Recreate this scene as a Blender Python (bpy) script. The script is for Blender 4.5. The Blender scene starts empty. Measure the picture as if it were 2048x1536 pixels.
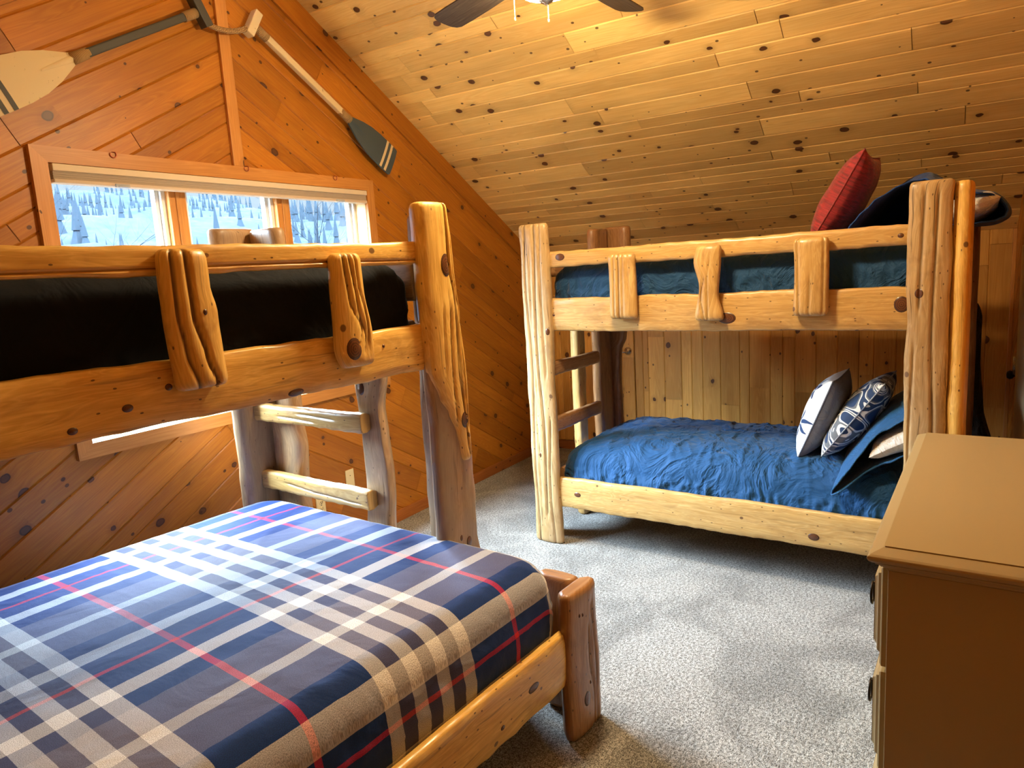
import bpy, bmesh, math, random
from mathutils import Vector, Matrix, noise
R = math.radians
sc = bpy.context.scene
C = sc.collection

# ---------------------------------------------------------------- camera
def make_camera():
    yaw, pitch, roll = R(32.5), R(9.12), R(3.54)
    fwd = Vector((math.cos(yaw)*math.cos(pitch), math.sin(yaw)*math.cos(pitch), -math.sin(pitch)))
    r = Vector((math.sin(yaw), -math.cos(yaw), 0)); d = fwd.cross(r)
    c, s = math.cos(roll), math.sin(roll)
    rr = c*r + s*d; dd = -s*r + c*d
    m = Matrix((rr, -dd, -fwd)).transposed().to_4x4()
    m.translation = Vector((0, 0, 1.65))
    cam = bpy.data.cameras.new('camera'); o = bpy.data.objects.new('camera', cam)
    C.objects.link(o); o.matrix_world = m
    cam.sensor_fit = 'HORIZONTAL'; cam.sensor_width = 36; cam.lens = 1410/2048*36
    cam.clip_start = .02; cam.clip_end = 3000
    sc.camera = o
make_camera()

# ---------------------------------------------------------------- view, sky and lights
sc.view_settings.view_transform = 'Standard'; sc.view_settings.look = 'None'
sc.view_settings.gamma = 1; sc.view_settings.use_curve_mapping = False
EXPOSURE = 0.16
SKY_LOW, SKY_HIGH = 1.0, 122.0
LAMP = 330.0
sc.view_settings.exposure = EXPOSURE
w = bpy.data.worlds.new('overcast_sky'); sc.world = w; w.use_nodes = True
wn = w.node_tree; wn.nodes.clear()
def WN(t, **k):
    n = wn.nodes.new(t)
    for a, b in k.items(): setattr(n, a, b)
    return n
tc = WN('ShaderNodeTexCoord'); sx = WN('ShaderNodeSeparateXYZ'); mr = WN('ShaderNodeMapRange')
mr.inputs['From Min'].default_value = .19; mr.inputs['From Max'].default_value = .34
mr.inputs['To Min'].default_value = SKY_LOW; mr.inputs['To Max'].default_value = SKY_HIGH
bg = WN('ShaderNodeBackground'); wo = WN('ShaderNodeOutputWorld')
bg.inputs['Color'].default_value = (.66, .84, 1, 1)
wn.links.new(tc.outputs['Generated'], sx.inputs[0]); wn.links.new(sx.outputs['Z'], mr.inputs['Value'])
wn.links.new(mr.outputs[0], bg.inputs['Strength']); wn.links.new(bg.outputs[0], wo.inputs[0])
pl = bpy.data.lights.new('window_portal', 'AREA'); pl.shape = 'RECTANGLE'; pl.size = 1.9; pl.size_y = 1.2
pl.cycles.is_portal = True; pl.energy = 0
po = bpy.data.objects.new('window_portal', pl); C.objects.link(po)
po.location = (2.49, 3.36, 1.57); po.rotation_euler = (R(90), 0, R(180))
po.rotation_euler = (R(-90), 0, 0)

# ---------------------------------------------------------------- node helpers
class NT:
    def __init__(s, name):
        s.m = bpy.data.materials.new(name); s.m.use_nodes = True; s.t = s.m.node_tree; s.t.nodes.clear()
        s.out = s.t.nodes.new('ShaderNodeOutputMaterial')
        s.b = s.t.nodes.new('ShaderNodeBsdfPrincipled'); s.t.links.new(s.b.outputs[0], s.out.inputs[0])
    def n(s, t, ins=None, **k):
        n = s.t.nodes.new(t)
        for a, b in k.items(): setattr(n, a, b)
        for a, b in (ins or {}).items(): s.set(n.inputs[a], b)
        return n
    def set(s, i, v):
        if isinstance(v, bpy.types.NodeSocket): s.t.links.new(v, i)
        else:
            if hasattr(i.default_value, '__len__') and not hasattr(v, '__len__'): v = [v]*len(i.default_value)
            if hasattr(v, '__len__') and len(v) == 3 and len(i.default_value) == 4: v = (*v, 1)
            i.default_value = v
    def math(s, op, a, b=0, c=0, clamp=False):
        n = s.n('ShaderNodeMath', operation=op, use_clamp=clamp)
        for i, v in enumerate((a, b, c)): s.set(n.inputs[i], v)
        return n.outputs[0]
    def mix(s, f, a, b, mode='MIX'):
        n = s.n('ShaderNodeMix', data_type='RGBA', blend_type=mode)
        s.set(n.inputs[0], f); s.set(n.inputs[6], a); s.set(n.inputs[7], b); return n.outputs[2]
    def step(s, v, a, b, lo=0., hi=1.):
        n = s.n('ShaderNodeMapRange', interpolation_type='SMOOTHSTEP')
        for i, x in enumerate((v, a, b, lo, hi)): s.set(n.inputs[i], x)
        return n.outputs[0]
    def ramp(s, f, stops, interp='LINEAR'):
        n = s.n('ShaderNodeValToRGB'); n.color_ramp.interpolation = interp; e = n.color_ramp.elements
        while len(e) < len(stops): e.new(.5)
        for x, (p, c) in zip(e, stops): x.position = p; x.color = (*c, 1)
        s.set(n.inputs[0], f); return n.outputs[0]
    def uv(s): return s.n('ShaderNodeTexCoord').outputs['UV']
    def obj(s): return s.n('ShaderNodeTexCoord').outputs['Object']
    def sep(s, v):
        n = s.n('ShaderNodeSeparateXYZ'); s.set(n.inputs[0], v); return n.outputs
    def comb(s, x, y, z=0):
        n = s.n('ShaderNodeCombineXYZ')
        for i, v in enumerate((x, y, z)): s.set(n.inputs[i], v)
        return n.outputs[0]
    def noise(s, v, scale, detail=3, rough=.5, dist=0, out=0):
        n = s.n('ShaderNodeTexNoise', {'Vector': v, 'Scale': scale, 'Detail': detail, 'Roughness': rough, 'Distortion': dist})
        return n.outputs[out]
    def bump(s, h, strength=.5, dist=.01):
        n = s.n('ShaderNodeBump', {'Height': h, 'Strength': strength, 'Distance': dist}); s.set(s.b.inputs['Normal'], n.outputs[0])
    def fin(s, col=None, rough=.5, **k):
        if col is not None: s.set(s.b.inputs['Base Color'], col)
        s.set(s.b.inputs['Roughness'], rough)
        for a, b in k.items(): s.set(s.b.inputs[a.replace('_', ' ')], b)
        return s.m

def plain(name, col, rough=.5, **k): return NT(name).fin(col, rough, **k)

def plank_mat(name, light, mid, dark, knots=.6, rough=.42, kscale=5.0):
    s = NT(name); x, y, z = s.sep(s.uv())
    tone = s.n('ShaderNodeAttribute', attribute_name='tone').outputs['Fac']
    vk = s.comb(s.math('MULTIPLY', x, .8), y)
    warp = s.noise(vk, 30, 2, .5)
    wv = s.comb(s.math('ADD', s.math('MULTIPLY', x, .8), s.math('MULTIPLY', warp, .012)), s.math('ADD', y, s.math('MULTIPLY', warp, .012)))
    def vor(vec, sc_):
        n = s.n('ShaderNodeTexVoronoi', {'Vector': vec, 'Scale': sc_, 'Randomness': 1.0}, voronoi_dimensions='2D')
        c = s.n('ShaderNodeSeparateColor', {0: n.outputs['Color']})
        return s.math('DIVIDE', n.outputs['Distance'], sc_), c.outputs[0]
    d1, c1 = vor(wv, kscale); d2, c2 = vor(s.comb(s.math('ADD', s.math('MULTIPLY', x, .8), 7.3), y), kscale*2.3)
    r1 = s.math('MULTIPLY', s.math('POWER', s.step(c1, 1-knots, 1., 0., 1.), 1.4), .022); r2 = s.step(c2, 1-knots*.45, 1., .0, .009)
    def mk(d, r, f): return s.math('SUBTRACT', 1., s.step(d, s.math('MULTIPLY', r, f*.8), s.math('ADD', s.math('MULTIPLY', r, f), .0005)), clamp=True)
    has1 = s.math('GREATER_THAN', r1, .0055); has2 = s.math('GREATER_THAN', r2, .0025)
    k1 = s.math('MULTIPLY', mk(d1, r1, 1.), has1); k2 = s.math('MULTIPLY', mk(d2, r2, 1.), has2)
    core = s.math('MULTIPLY', mk(d1, r1, .72), has1)
    halo = s.math('MULTIPLY', s.math('SUBTRACT', 1., s.step(d1, 0., s.math('MULTIPLY', r1, 3.2))), has1)
    # grain, bent around the knots
    yb = s.math('ADD', y, s.math('MULTIPLY', halo, .02))
    g1 = s.noise(s.comb(s.math('MULTIPLY', x, 2.2), s.math('MULTIPLY', yb, 95)), 1, 3, .6)
    g2 = s.noise(s.comb(s.math('MULTIPLY', x, .9), s.math('MULTIPLY', yb, 16)), 1, 2, .5, .6)
    rings = s.math('ABSOLUTE', s.math('SINE', s.math('MULTIPLY', g2, 46)))
    g = s.math('ADD', s.math('MULTIPLY', g1, .6), s.math('MULTIPLY', rings, .22))
    col = s.ramp(g, [(.2, light), (.5, mid), (.85, dark)])
    col = s.mix(s.math('MULTIPLY', halo, .42), col, tuple(c*.55 for c in dark))
    tn = s.step(tone, 0, 1, .84, 1.13)
    col = s.mix(1., col, s.comb(tn, s.math('POWER', tn, 1.15), s.math('POWER', tn, 1.3)), 'MULTIPLY')
    big = s.step(s.noise(s.comb(s.math('MULTIPLY', x, 1.1), s.math('MULTIPLY', y, 5)), 1, 3), .3, .7, .86, 1.1)
    col = s.mix(1., col, s.comb(big, big, big), 'MULTIPLY')
    kd = (.045, .014, .006); kc = (.13, .045, .016)
    col = s.mix(s.math('MULTIPLY', k1, .93), col, kd); col = s.mix(s.math('MULTIPLY', core, .6), col, kc)
    col = s.mix(s.math('MULTIPLY', k2, .85), col, kd)
    s.bump(s.math('ADD', s.math('MULTIPLY', g1, .25), s.math('MULTIPLY', k1, -.4)), .25, .002)
    return s.fin(col, rough, Specular_IOR_Level=.35)

def log_mat(name, light, mid, dark, rough=.36, grey=0., streak=.45):
    s = NT(name); x, y, z = s.sep(s.uv())
    rnd = s.n('ShaderNodeObjectInfo').outputs['Random']
    x2 = s.math('ADD', x, s.math('MULTIPLY', rnd, 37.)); 
    g1 = s.noise(s.comb(s.math('MULTIPLY', x2, 3.2), s.math('MULTIPLY', y, 70)), 1, 4, .6)
    g2 = s.noise(s.comb(s.math('MULTIPLY', x2, 1.6), s.math('MULTIPLY', y, 14)), 1, 3, .55, 1.4)
    blot = s.noise(s.comb(s.math('MULTIPLY', x2, 4.5), s.math('MULTIPLY', y, 9)), 1, 5, .62, .5)
    rings = s.math('ABSOLUTE', s.math('SINE', s.math('MULTIPLY', g2, 34)))
    g = s.math('ADD', s.math('MULTIPLY', g1, .62), s.math('MULTIPLY', rings, .2))
    col = s.ramp(g, [(.25, light), (.52, mid), (.88, dark)])
    col = s.mix(s.step(blot, .5, .72, 0, .5), col, dark)
    col = s.mix(s.step(blot, .28, .44, .35, 0), col, light)
    cell = s.n('ShaderNodeTexVoronoi', {'Vector': s.comb(s.math('MULTIPLY', x2, .8), s.math('ADD', y, s.math('MULTIPLY', rnd, 9.))), 'Scale': 4.6}, voronoi_dimensions='2D')
    cc = s.n('ShaderNodeSeparateColor', {0: cell.outputs['Color']}).outputs[0]
    rad = s.step(cc, .45, 1., 0, .055)
    kn = s.math('MULTIPLY', s.math('SUBTRACT', 1., s.step(cell.outputs['Distance'], s.math('MULTIPLY', rad, .7), s.math('ADD', rad, .002)), clamp=True), s.math('GREATER_THAN', rad, .012))
    col = s.mix(s.math('MULTIPLY', kn, .85), col, (.09, .032, .012))
    pit = s.n('ShaderNodeTexVoronoi', {'Vector': s.comb(s.math('MULTIPLY', x2, .5), y), 'Scale': 38.}, voronoi_dimensions='2D')
    pc = s.n('ShaderNodeSeparateColor', {0: pit.outputs['Color']}).outputs[0]
    pk = s.math('MULTIPLY', s.math('LESS_THAN', pit.outputs['Distance'], .09), s.math('GREATER_THAN', pc, .86))
    col = s.mix(s.math('MULTIPLY', pk, .8), col, (.05, .02, .01))
    if grey: 
        gm = s.noise(s.comb(s.math('MULTIPLY', x2, 1.3), s.math('MULTIPLY', y, 6)), 1, 3, .5)
        col = s.mix(s.step(gm, .42, .62, 0, grey), col, (.25, .18, .115))
    st = s.noise(s.comb(s.math('MULTIPLY', x2, 2.4), s.math('MULTIPLY', y, 60)), 1, 2, .5, .4)
    cr = s.step(st, .62, .70)
    col = s.mix(s.math('MULTIPLY', cr, streak), col, tuple(c*.4 for c in dark))
    at = s.n('ShaderNodeAttribute', attribute_name='groove').outputs['Fac']
    col = s.mix(s.step(at, .25, 1., 0, .9), col, tuple(c*.32 for c in dark))
    s.bump(s.math('ADD', g1, s.math('MULTIPLY', blot, .8)), .28, .004)
    return s.fin(col, s.step(blot, .3, .7, rough-.06, rough+.12), Specular_IOR_Level=.5, Coat_Weight=.25, Coat_Roughness=.25)

def knot_mat():
    s = NT('log_knot'); x, y, z = s.sep(s.uv())
    r = s.math('SQRT', s.math('ADD', s.math('POWER', x, 2), s.math('POWER', y, 2)))
    n = s.noise(s.uv(), 3, 4, .6)
    ring = s.math('SINE', s.math('ADD', s.math('MULTIPLY', r, 26), s.math('MULTIPLY', n, 7)))
    col = s.ramp(s.math('ADD', s.math('MULTIPLY', ring, .25), .5), [(.2, (.05, .017, .007)), (.8, (.17, .06, .02))])
    col = s.mix(s.step(r, .7, 1.), col, (.035, .012, .006))
    return s.fin(col, .35, Coat_Weight=.3)

M = {}
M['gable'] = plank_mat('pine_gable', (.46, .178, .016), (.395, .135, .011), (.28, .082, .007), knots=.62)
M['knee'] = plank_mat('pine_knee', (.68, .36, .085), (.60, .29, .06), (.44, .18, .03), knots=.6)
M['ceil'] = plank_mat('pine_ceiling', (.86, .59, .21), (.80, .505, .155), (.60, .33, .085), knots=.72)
M['trim'] = plank_mat('pine_trim', (.60, .27, .07), (.52, .22, .052), (.40, .145, .03), knots=.3)
M['jamb'] = plank_mat('pine_jamb', (.82, .56, .26), (.76, .50, .22), (.62, .38, .15), knots=.25)
M['base'] = plank_mat('pine_baseboard', (.42, .15, .035), (.34, .11, .025), (.25, .075, .016), knots=.25)
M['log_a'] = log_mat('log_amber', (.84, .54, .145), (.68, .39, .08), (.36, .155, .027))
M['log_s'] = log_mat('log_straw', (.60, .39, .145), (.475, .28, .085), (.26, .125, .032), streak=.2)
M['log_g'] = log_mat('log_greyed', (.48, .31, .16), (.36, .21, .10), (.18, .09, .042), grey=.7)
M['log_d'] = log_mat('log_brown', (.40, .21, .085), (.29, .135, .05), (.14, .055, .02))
M['log_p'] = log_mat('log_pale', (.56, .39, .19), (.43, .275, .11), (.22, .12, .042), grey=.2, streak=.85)
M['knot'] = knot_mat()

def carpet():
    s = NT('carpet'); o = s.obj()
    f1 = s.noise(o, 230, 2, .7); f2 = s.noise(o, 85, 3, .6); b = s.noise(o, 2.6, 4, .6, .8)
    d = s.math('ADD', s.math('MULTIPLY', f1, .62), s.math('MULTIPLY', f2, .38))
    col = s.ramp(d, [(.40, (.05, .045, .038)), (.5, (.27, .26, .23)), (.60, (.60, .59, .56))])
    t = s.step(b, .35, .65, .68, 1.1)
    col = s.mix(1., col, s.comb(t, t, t), 'MULTIPLY')
    s.bump(d, .8, .012)
    return s.fin(col, .95, Specular_IOR_Level=.1, Sheen_Weight=.15)
M['carpet'] = carpet()

def cloth(name, col, dark=None, wr=.5, sheen=.1, scale=5., rough=.72):
    s = NT(name); o = s.obj()
    a = s.noise(o, scale, 4, .55, 1.8); b = s.noise(o, scale*3.2, 3, .5, 1.2)
    ridge = s.math('SUBTRACT', 1., s.math('MULTIPLY', s.math('ABSOLUTE', s.math('SUBTRACT', a, .5)), 6.), clamp=True)
    h = s.math('ADD', s.math('ADD', s.math('MULTIPLY', ridge, .5), a), s.math('MULTIPLY', b, .3))
    f = s.noise(o, 420, 2, .6)
    c = s.mix(s.step(f, .35, .65), dark or tuple(x*.8 for x in col), col)
    s.bump(h, wr, .022)
    return s.fin(c, rough, Sheen_Weight=sheen, Specular_IOR_Level=.25)
M['blue'] = cloth('blue_cotton', (.006, .062, .175), wr=.75, scale=3.8)
M['blue_up'] = cloth('blue_cotton_upper', (.010, .058, .15), wr=.7, scale=4.5)
M['navy'] = cloth('dark_navy_cotton', (.003, .005, .009), wr=.3, scale=3., sheen=0., rough=.9)
M['royal'] = cloth('royal_blue_cotton', (.014, .06, .26), wr=.4)
M['blue_p'] = cloth('blue_pillow_cotton', (.012, .085, .22), wr=.4, scale=5.)
M['casing'] = cloth('navy_case_lining', (.004, .007, .018), wr=.3)
M['white_cloth'] = cloth('white_pillow_cotton', (.72, .70, .66), wr=.5, scale=8)
M['greyblue'] = cloth('slate_grey_cloth', (.15, .17, .22), wr=.35, scale=7)
M['dark_cloth'] = cloth('dark_brown_blanket', (.03, .022, .016), wr=.7, scale=6)

def red_cloth():
    s = NT('red_chenille'); o = s.obj(); x, y, z = s.sep(s.uv())
    n = s.noise(s.comb(s.math('MULTIPLY', x, 18), s.math('MULTIPLY', y, 90)), 1, 3, .6)
    col = s.ramp(n, [(.3, (.09, .002, .004)), (.55, (.27, .008, .013)), (.72, (.42, .022, .028))])
    s.bump(n, .6, .006); return s.fin(col, .75, Sheen_Weight=.25)
M['red'] = red_cloth()

def plaid():
    s = NT('plaid_cotton'); u, v, _ = s.sep(s.uv())
    def bands(coord, period, off, defs, base):
        # distance to the nearest red line, mirrored
        t = s.math('MODULO', s.math('ADD', s.math('SUBTRACT', coord, off), period*40), period)
        m = s.math('MINIMUM', t, s.math('SUBTRACT', period, t)); col = base
        for a, b, c in defs:
            k = s.math('MULTIPLY', s.math('GREATER_THAN', m, a), s.math('LESS_THAN', m, b))
            col = s.mix(k, col, c)
        return col
    navy = (.003, .028, .15); white = (.72, .73, .73); slate = (.09, .075, .105); red = (.62, .012, .03)
    A = bands(u, .78, -.40, [(-.1, .011, red), (.215, .265, white), (.265, .316, slate), (.316, .366, white), (.366, .5, slate)], navy)
    B = bands(v, .73, .70, [(-.1, .008, red), (.09, .15, white), (.222, .342, (.16, .155, .23)), (.342, .5, white)], navy)
    # heather twill: the white yarn is speckled where it crosses navy
    col = s.mix(.5, A, B)
    sp = s.noise(s.comb(u, v), 520, 2, .7)
    spk = s.step(sp, .38, .62, .62, 1.38)
    col = s.mix(1., col, s.comb(spk, spk, spk), 'MULTIPLY')
    o = s.obj(); a = s.noise(o, 4.5, 4, .5, 1.2); f = s.noise(o, 14, 2, .5, .6)
    s.bump(s.math('ADD', a, s.math('MULTIPLY', f, .22)), .42, .02)
    return s.fin(col, .8, Sheen_Weight=.08, Specular_IOR_Level=.2)
M['plaid'] = plaid()

def damask():
    s = NT('damask_print'); u, v, _ = s.sep(s.uv())
    n = s.noise(s.uv(), 5, 1, .5)
    a = s.math('SINE', s.math('ADD', s.math('MULTIPLY', u, 24), s.math('MULTIPLY', s.math('SINE', s.math('MULTIPLY', v, 20)), 2.3)))
    b = s.math('SINE', s.math('ADD', s.math('MULTIPLY', v, 17), s.math('MULTIPLY', s.math('COSINE', s.math('MULTIPLY', u, 21)), 2.6)))
    f = s.math('ADD', s.math('MULTIPLY', s.math('MULTIPLY', a, b), .5), s.math('MULTIPLY', n, .9))
    nv, wh, gr = (.008, .028, .085), (.68, .68, .64), (.12, .13, .145)
    col = s.ramp(f, [(0, nv), (.22, wh), (.33, gr), (.43, wh), (.53, nv), (.66, wh), (.74, gr), (.86, nv)], 'CONSTANT')
    s.bump(s.noise(s.obj(), 9, 3), .3, .01); return s.fin(col, .75)
M['damask'] = damask()

def floral():
    s = NT('white_floral_print'); u, v, _ = s.sep(s.uv())
    def flower(cx, cy, r, k):
        x = s.math('SUBTRACT', u, cx); y = s.math('SUBTRACT', v, cy)
        rr = s.math('SQRT', s.math('ADD', s.math('POWER', x, 2), s.math('POWER', y, 2)))
        th = s.math('ARCTAN2', y, x)
        lim = s.math('MULTIPLY', s.math('ADD', .62, s.math('MULTIPLY', s.math('COSINE', s.math('MULTIPLY', th, k)), .38)), r)
        a = s.math('LESS_THAN', rr, lim); b = s.math('GREATER_THAN', rr, r*.2)
        return s.math('MULTIPLY', a, b)
    f = s.math('MAXIMUM', flower(-.13, -.06, .075, 7.), flower(.1, .12, .075, 6.))
    f = s.math('MAXIMUM', f, flower(-.10, .12, .07, 5.)); f = s.math('MAXIMUM', f, flower(.13, -.12, .06, 6.))
    col = s.mix(f, (.82, .83, .82), (.008, .035, .12))
    s.bump(s.noise(s.obj(), 9, 3), .3, .01); return s.fin(col, .75)
M['floral'] = floral()

M['dresser'] = plain('khaki_paint', (.35, .265, .125), .42)
M['pull'] = plain('oiled_bronze', (.03, .022, .016), .35, Metallic=.9)
M['steel'] = plain('brushed_steel', (.62, .60, .56), .25, Metallic=1.)
M['copper'] = plain('copper_hook', (.45, .13, .07), .3, Metallic=.9)
M['plate'] = plain('ivory_plastic', (.72, .60, .34), .4)
M['slot'] = plain('outlet_slot', (.03, .02, .015), .6)
M['vinyl'] = plain('white_vinyl', (.78, .80, .80), .35)
M['blind_top'] = plain('blind_cream', (.66, .54, .38), .6)
M['blind_mid'] = plain('blind_taupe', (.42, .34, .26), .75)
M['blind_low'] = plain('blind_rail', (.58, .46, .34), .55)
M['clip'] = plain('clear_clip', (.85, .88, .92), .15, Transmission_Weight=.5)
M['cream_door'] = plain('cream_door_paint', (.80, .60, .34), .45)
M['ply'] = plain('plywood_board', (.30, .17, .07), .7)

def paint(name, col, under, amt):
    s = NT(name); o = s.obj()
    n = s.noise(o, 16, 5, .7, 1.); m = s.n('ShaderNodeMapping', {'Vector': o, 'Scale': (60, 60, 9)})
    k = s.noise(m.outputs[0], 1, 4, .6)
    f = s.step(s.math('ADD', s.math('MULTIPLY', n, .5), s.math('MULTIPLY', k, .5)), .62-amt*.2, .66-amt*.2)
    s.bump(n, .3, .003); return s.fin(s.mix(s.math('MULTIPLY', f, .75), col, under), .6)
M['cream'] = paint('worn_cream_paint', (.66, .52, .30), (.16, .10, .045), .12)
M['charcoal'] = paint('worn_charcoal_paint', (.046, .046, .040), (.17, .15, .10), -.05)
M['seagrey'] = paint('worn_blue_grey_paint', (.045, .068, .085), (.16, .16, .12), -.05)
def rope_mat():
    s = NT('jute_wrap'); u, v, _ = s.sep(s.uv())
    n = s.math('SINE', s.math('MULTIPLY', v, 900)); 
    col = s.ramp(s.math('ADD', s.math('MULTIPLY', n, .4), .5), [(0, (.22, .12, .045)), (1, (.52, .33, .14))])
    s.bump(n, .6, .003); return s.fin(col, .85)
M['jute'] = rope_mat()
def blade_mat():
    s = NT('weathered_blade'); u, v, _ = s.sep(s.uv())
    n = s.noise(s.comb(s.math('MULTIPLY', u, 6), s.math('MULTIPLY', v, 110)), 1, 4, .65)
    return s.fin(s.ramp(n, [(.3, (.018, .012, .008)), (.6, (.07, .05, .036)), (.75, (.15, .12, .095))]), .5)
M['blade'] = blade_mat()
def glass_mat():
    s = NT('window_glass'); t = s.n('ShaderNodeBsdfTransparent', {0: (.96, .98, 1, 1)}); g = s.n('ShaderNodeBsdfGlossy', {'Roughness': .02})
    mx = s.n('ShaderNodeMixShader', {0: .045, 1: t.outputs[0], 2: g.outputs[0]})
    s.t.links.new(mx.outputs[0], s.out.inputs[0]); return s.m
M['glass'] = glass_mat()
M['lampglass'] = plain('lit_frosted_glass', (.9, .85, .75), .4, Emission_Color=(1, .76, .44), Emission_Strength=LAMP)
M['nickel'] = plain('brushed_nickel', (.45, .42, .38), .3, Metallic=1.)
def hill_mat():
    s = NT('snowy_forest_floor'); o = s.obj()
    n = s.noise(o, .02, 6, .65); t = s.noise(o, .35, 4, .7)
    f = s.math('ADD', s.math('MULTIPLY', n, .55), s.math('MULTIPLY', t, .45))
    return s.fin(s.ramp(f, [(.4, (.0078, .0112, .0150)), (.55, (.0115, .0145, .0172)), (.64, (.017, .0185, .0195))]), .9, Specular_IOR_Level=0.)
M['hill'] = hill_mat()
M['fir'] = plain('frosted_conifer', (.0092, .0135, .0180), .9, Specular_IOR_Level=0.)
M['birch'] = plain('birch_bark', (.0055, .0066, .0085), .8, Specular_IOR_Level=0.)

# ---------------------------------------------------------------- object helpers
def tag(o, label=None, cat=None, group=None, kind=None):
    if label: o['label'] = label
    if cat: o['category'] = cat
    if group: o['group'] = group
    if kind: o['kind'] = kind
    return o
def empty(name, loc=(0, 0, 0), rz=0):
    o = bpy.data.objects.new(name, None); C.objects.link(o); o.location = loc; o.rotation_euler = (0, 0, rz)
    o.empty_display_size = .05
    return o
class MB:
    """collects geometry, then links it as ONE mesh object"""
    def __init__(s): s.v = []; s.f = []; s.uv = []; s.mi = []; s.tone = []; s.gr = None; s.sm = []
    def face(s, pts, uvs=None, mi=0, tone=.5, smooth=False):
        b = len(s.v); s.v += [tuple(p) for p in pts]; s.f.append(tuple(range(b, b+len(pts))))
        s.uv.append(uvs or [(0, 0)]*len(pts)); s.mi.append(mi); s.tone.append(tone); s.sm.append(smooth)
    def grid(s, P, UV=None, closed=False, mi=0, gr=None, smooth=True, tone=.5):
        """P[i][j] rows of points; closed wraps j"""
        b = len(s.v); n, m = len(P), len(P[0])
        for row in P: s.v += [tuple(p) for p in row]
        if gr is not None:
            if s.gr is None: s.gr = {}
            for i in range(n):
                for j in range(m): s.gr[b+i*m+j] = gr[i][j]
        for i in range(n-1):
            for j in range(m if closed else m-1):
                k = (j+1) % m
                s.f.append((b+i*m+j, b+i*m+k, b+(i+1)*m+k, b+(i+1)*m+j))
                if UV:
                    j1 = j+1
                    s.uv.append([UV[i][j], UV[i][j1], UV[i+1][j1], UV[i+1][j]])
                else: s.uv.append([(0, 0)]*4)
                s.mi.append(mi); s.tone.append(tone); s.sm.append(smooth)
        return b
    def cap(s, idx, uvs=None, mi=0, tone=.5):
        s.f.append(tuple(idx)); s.uv.append(uvs or [(0, 0)]*len(idx)); s.mi.append(mi); s.tone.append(tone); s.sm.append(False)
    def box(s, x0, x1, y0, y1, z0, z1, fr=None, mi=0, tone=.5, uvo=(0, 0)):
        c = [Vector((x, y, z)) for z in (z0, z1) for y in (y0, y1) for x in (x0, x1)]
        dims = (x1-x0, y1-y0, z1-z0); long = dims.index(max(dims))
        for q, nax in (((0, 2, 3, 1), 2), ((4, 5, 7, 6), 2), ((0, 1, 5, 4), 1), ((2, 6, 7, 3), 1), ((0, 4, 6, 2), 0), ((1, 3, 7, 5), 0)):
            pts = [c[i] for i in q]; ax = [a for a in range(3) if a != nax]
            ua = long if long != nax else ax[0]; va = [a for a in ax if a != ua][0]
            uv = [(p[ua]+uvo[0], p[va]+uvo[1]) for p in pts]
            s.face([fr @ p for p in pts] if fr else pts, uv, mi, tone)
    def tube(s, pts, rad, n=10, mi=0, cap=True, tw=1.):
        pts = [Vector(p) for p in pts]; rr = rad if hasattr(rad, '__len__') else [rad]*len(pts)
        rows, uvs = [], []; L = 0
        t0 = (pts[1]-pts[0]).normalized(); a = t0.orthogonal().normalized()
        for i, p in enumerate(pts):
            t = (pts[min(i+1, len(pts)-1)]-pts[max(i-1, 0)]).normalized()
            a = (a - t*a.dot(t)).normalized(); b = t.cross(a)
            if i: L += (p-pts[i-1]).length
            rows.append([p+(a*math.cos(2*math.pi*k/n)+b*math.sin(2*math.pi*k/n))*rr[i] for k in range(n)])
            uvs.append([(k/n, L) for k in range(n+1)])
        b0 = s.grid(rows, uvs, True, mi)
        if cap:
            s.cap([b0+k for k in range(n)][::-1], mi=mi); e = b0+(len(pts)-1)*n; s.cap([e+k for k in range(n)], mi=mi)
    def lathe(s, prof, c=(0, 0, 0), n=32, mi=0, ax=None):
        """prof [(r,z)] around Z at c (or around ax matrix)"""
        rows = []; c = Vector(c)
        for r, z in prof:
            row = []
            for k in range(n):
                p = Vector((r*math.cos(2*math.pi*k/n), r*math.sin(2*math.pi*k/n), z))
                row.append((ax @ p if ax else p)+c)
            rows.append(row)
        s.grid(rows, [[(k/n, i/len(prof)) for k in range(n+1)] for i in range(len(prof))], True, mi)
    def build(s, name, mats, parent=None, bevel=0, loc=None):
        me = bpy.data.meshes.new(name); me.from_pydata(s.v, [], s.f)
        ul = me.uv_layers.new(name='UVMap'); k = 0; flat = []
        for u in s.uv:
            for q in u: flat += [q[0], q[1]]
        ul.data.foreach_set('uv', flat)
        me.polygons.foreach_set('material_index', s.mi); me.polygons.foreach_set('use_smooth', s.sm)
        at = me.attributes.new('tone', 'FLOAT', 'FACE'); at.data.foreach_set('value', s.tone)
        if s.gr is not None:
            ga = me.attributes.new('groove', 'FLOAT', 'POINT'); ga.data.foreach_set('value', [s.gr.get(i, 0.) for i in range(len(s.v))])
        for m in (mats if isinstance(mats, (list, tuple)) else [mats]): me.materials.append(m)
        me.validate(); me.update()
        o = bpy.data.objects.new(name, me); C.objects.link(o)
        if parent: o.parent = parent
        if loc: o.location = loc
        if bevel:
            bm = bmesh.new(); bm.from_mesh(me); bmesh.ops.remove_doubles(bm, verts=bm.verts, dist=1e-5); bm.to_mesh(me); bm.free()
            md = o.modifiers.new('bevel', 'BEVEL'); md.width = bevel; md.segments = 2; md.limit_method = 'ANGLE'; md.angle_limit = R(40)
        return o
def nz(x, y=0., z=0.): return noise.noise(Vector((x, y, z)))
def sstep(a, b, x):
    t = max(0., min(1., (x-a)/(b-a))); return t*t*(3-2*t)
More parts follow.
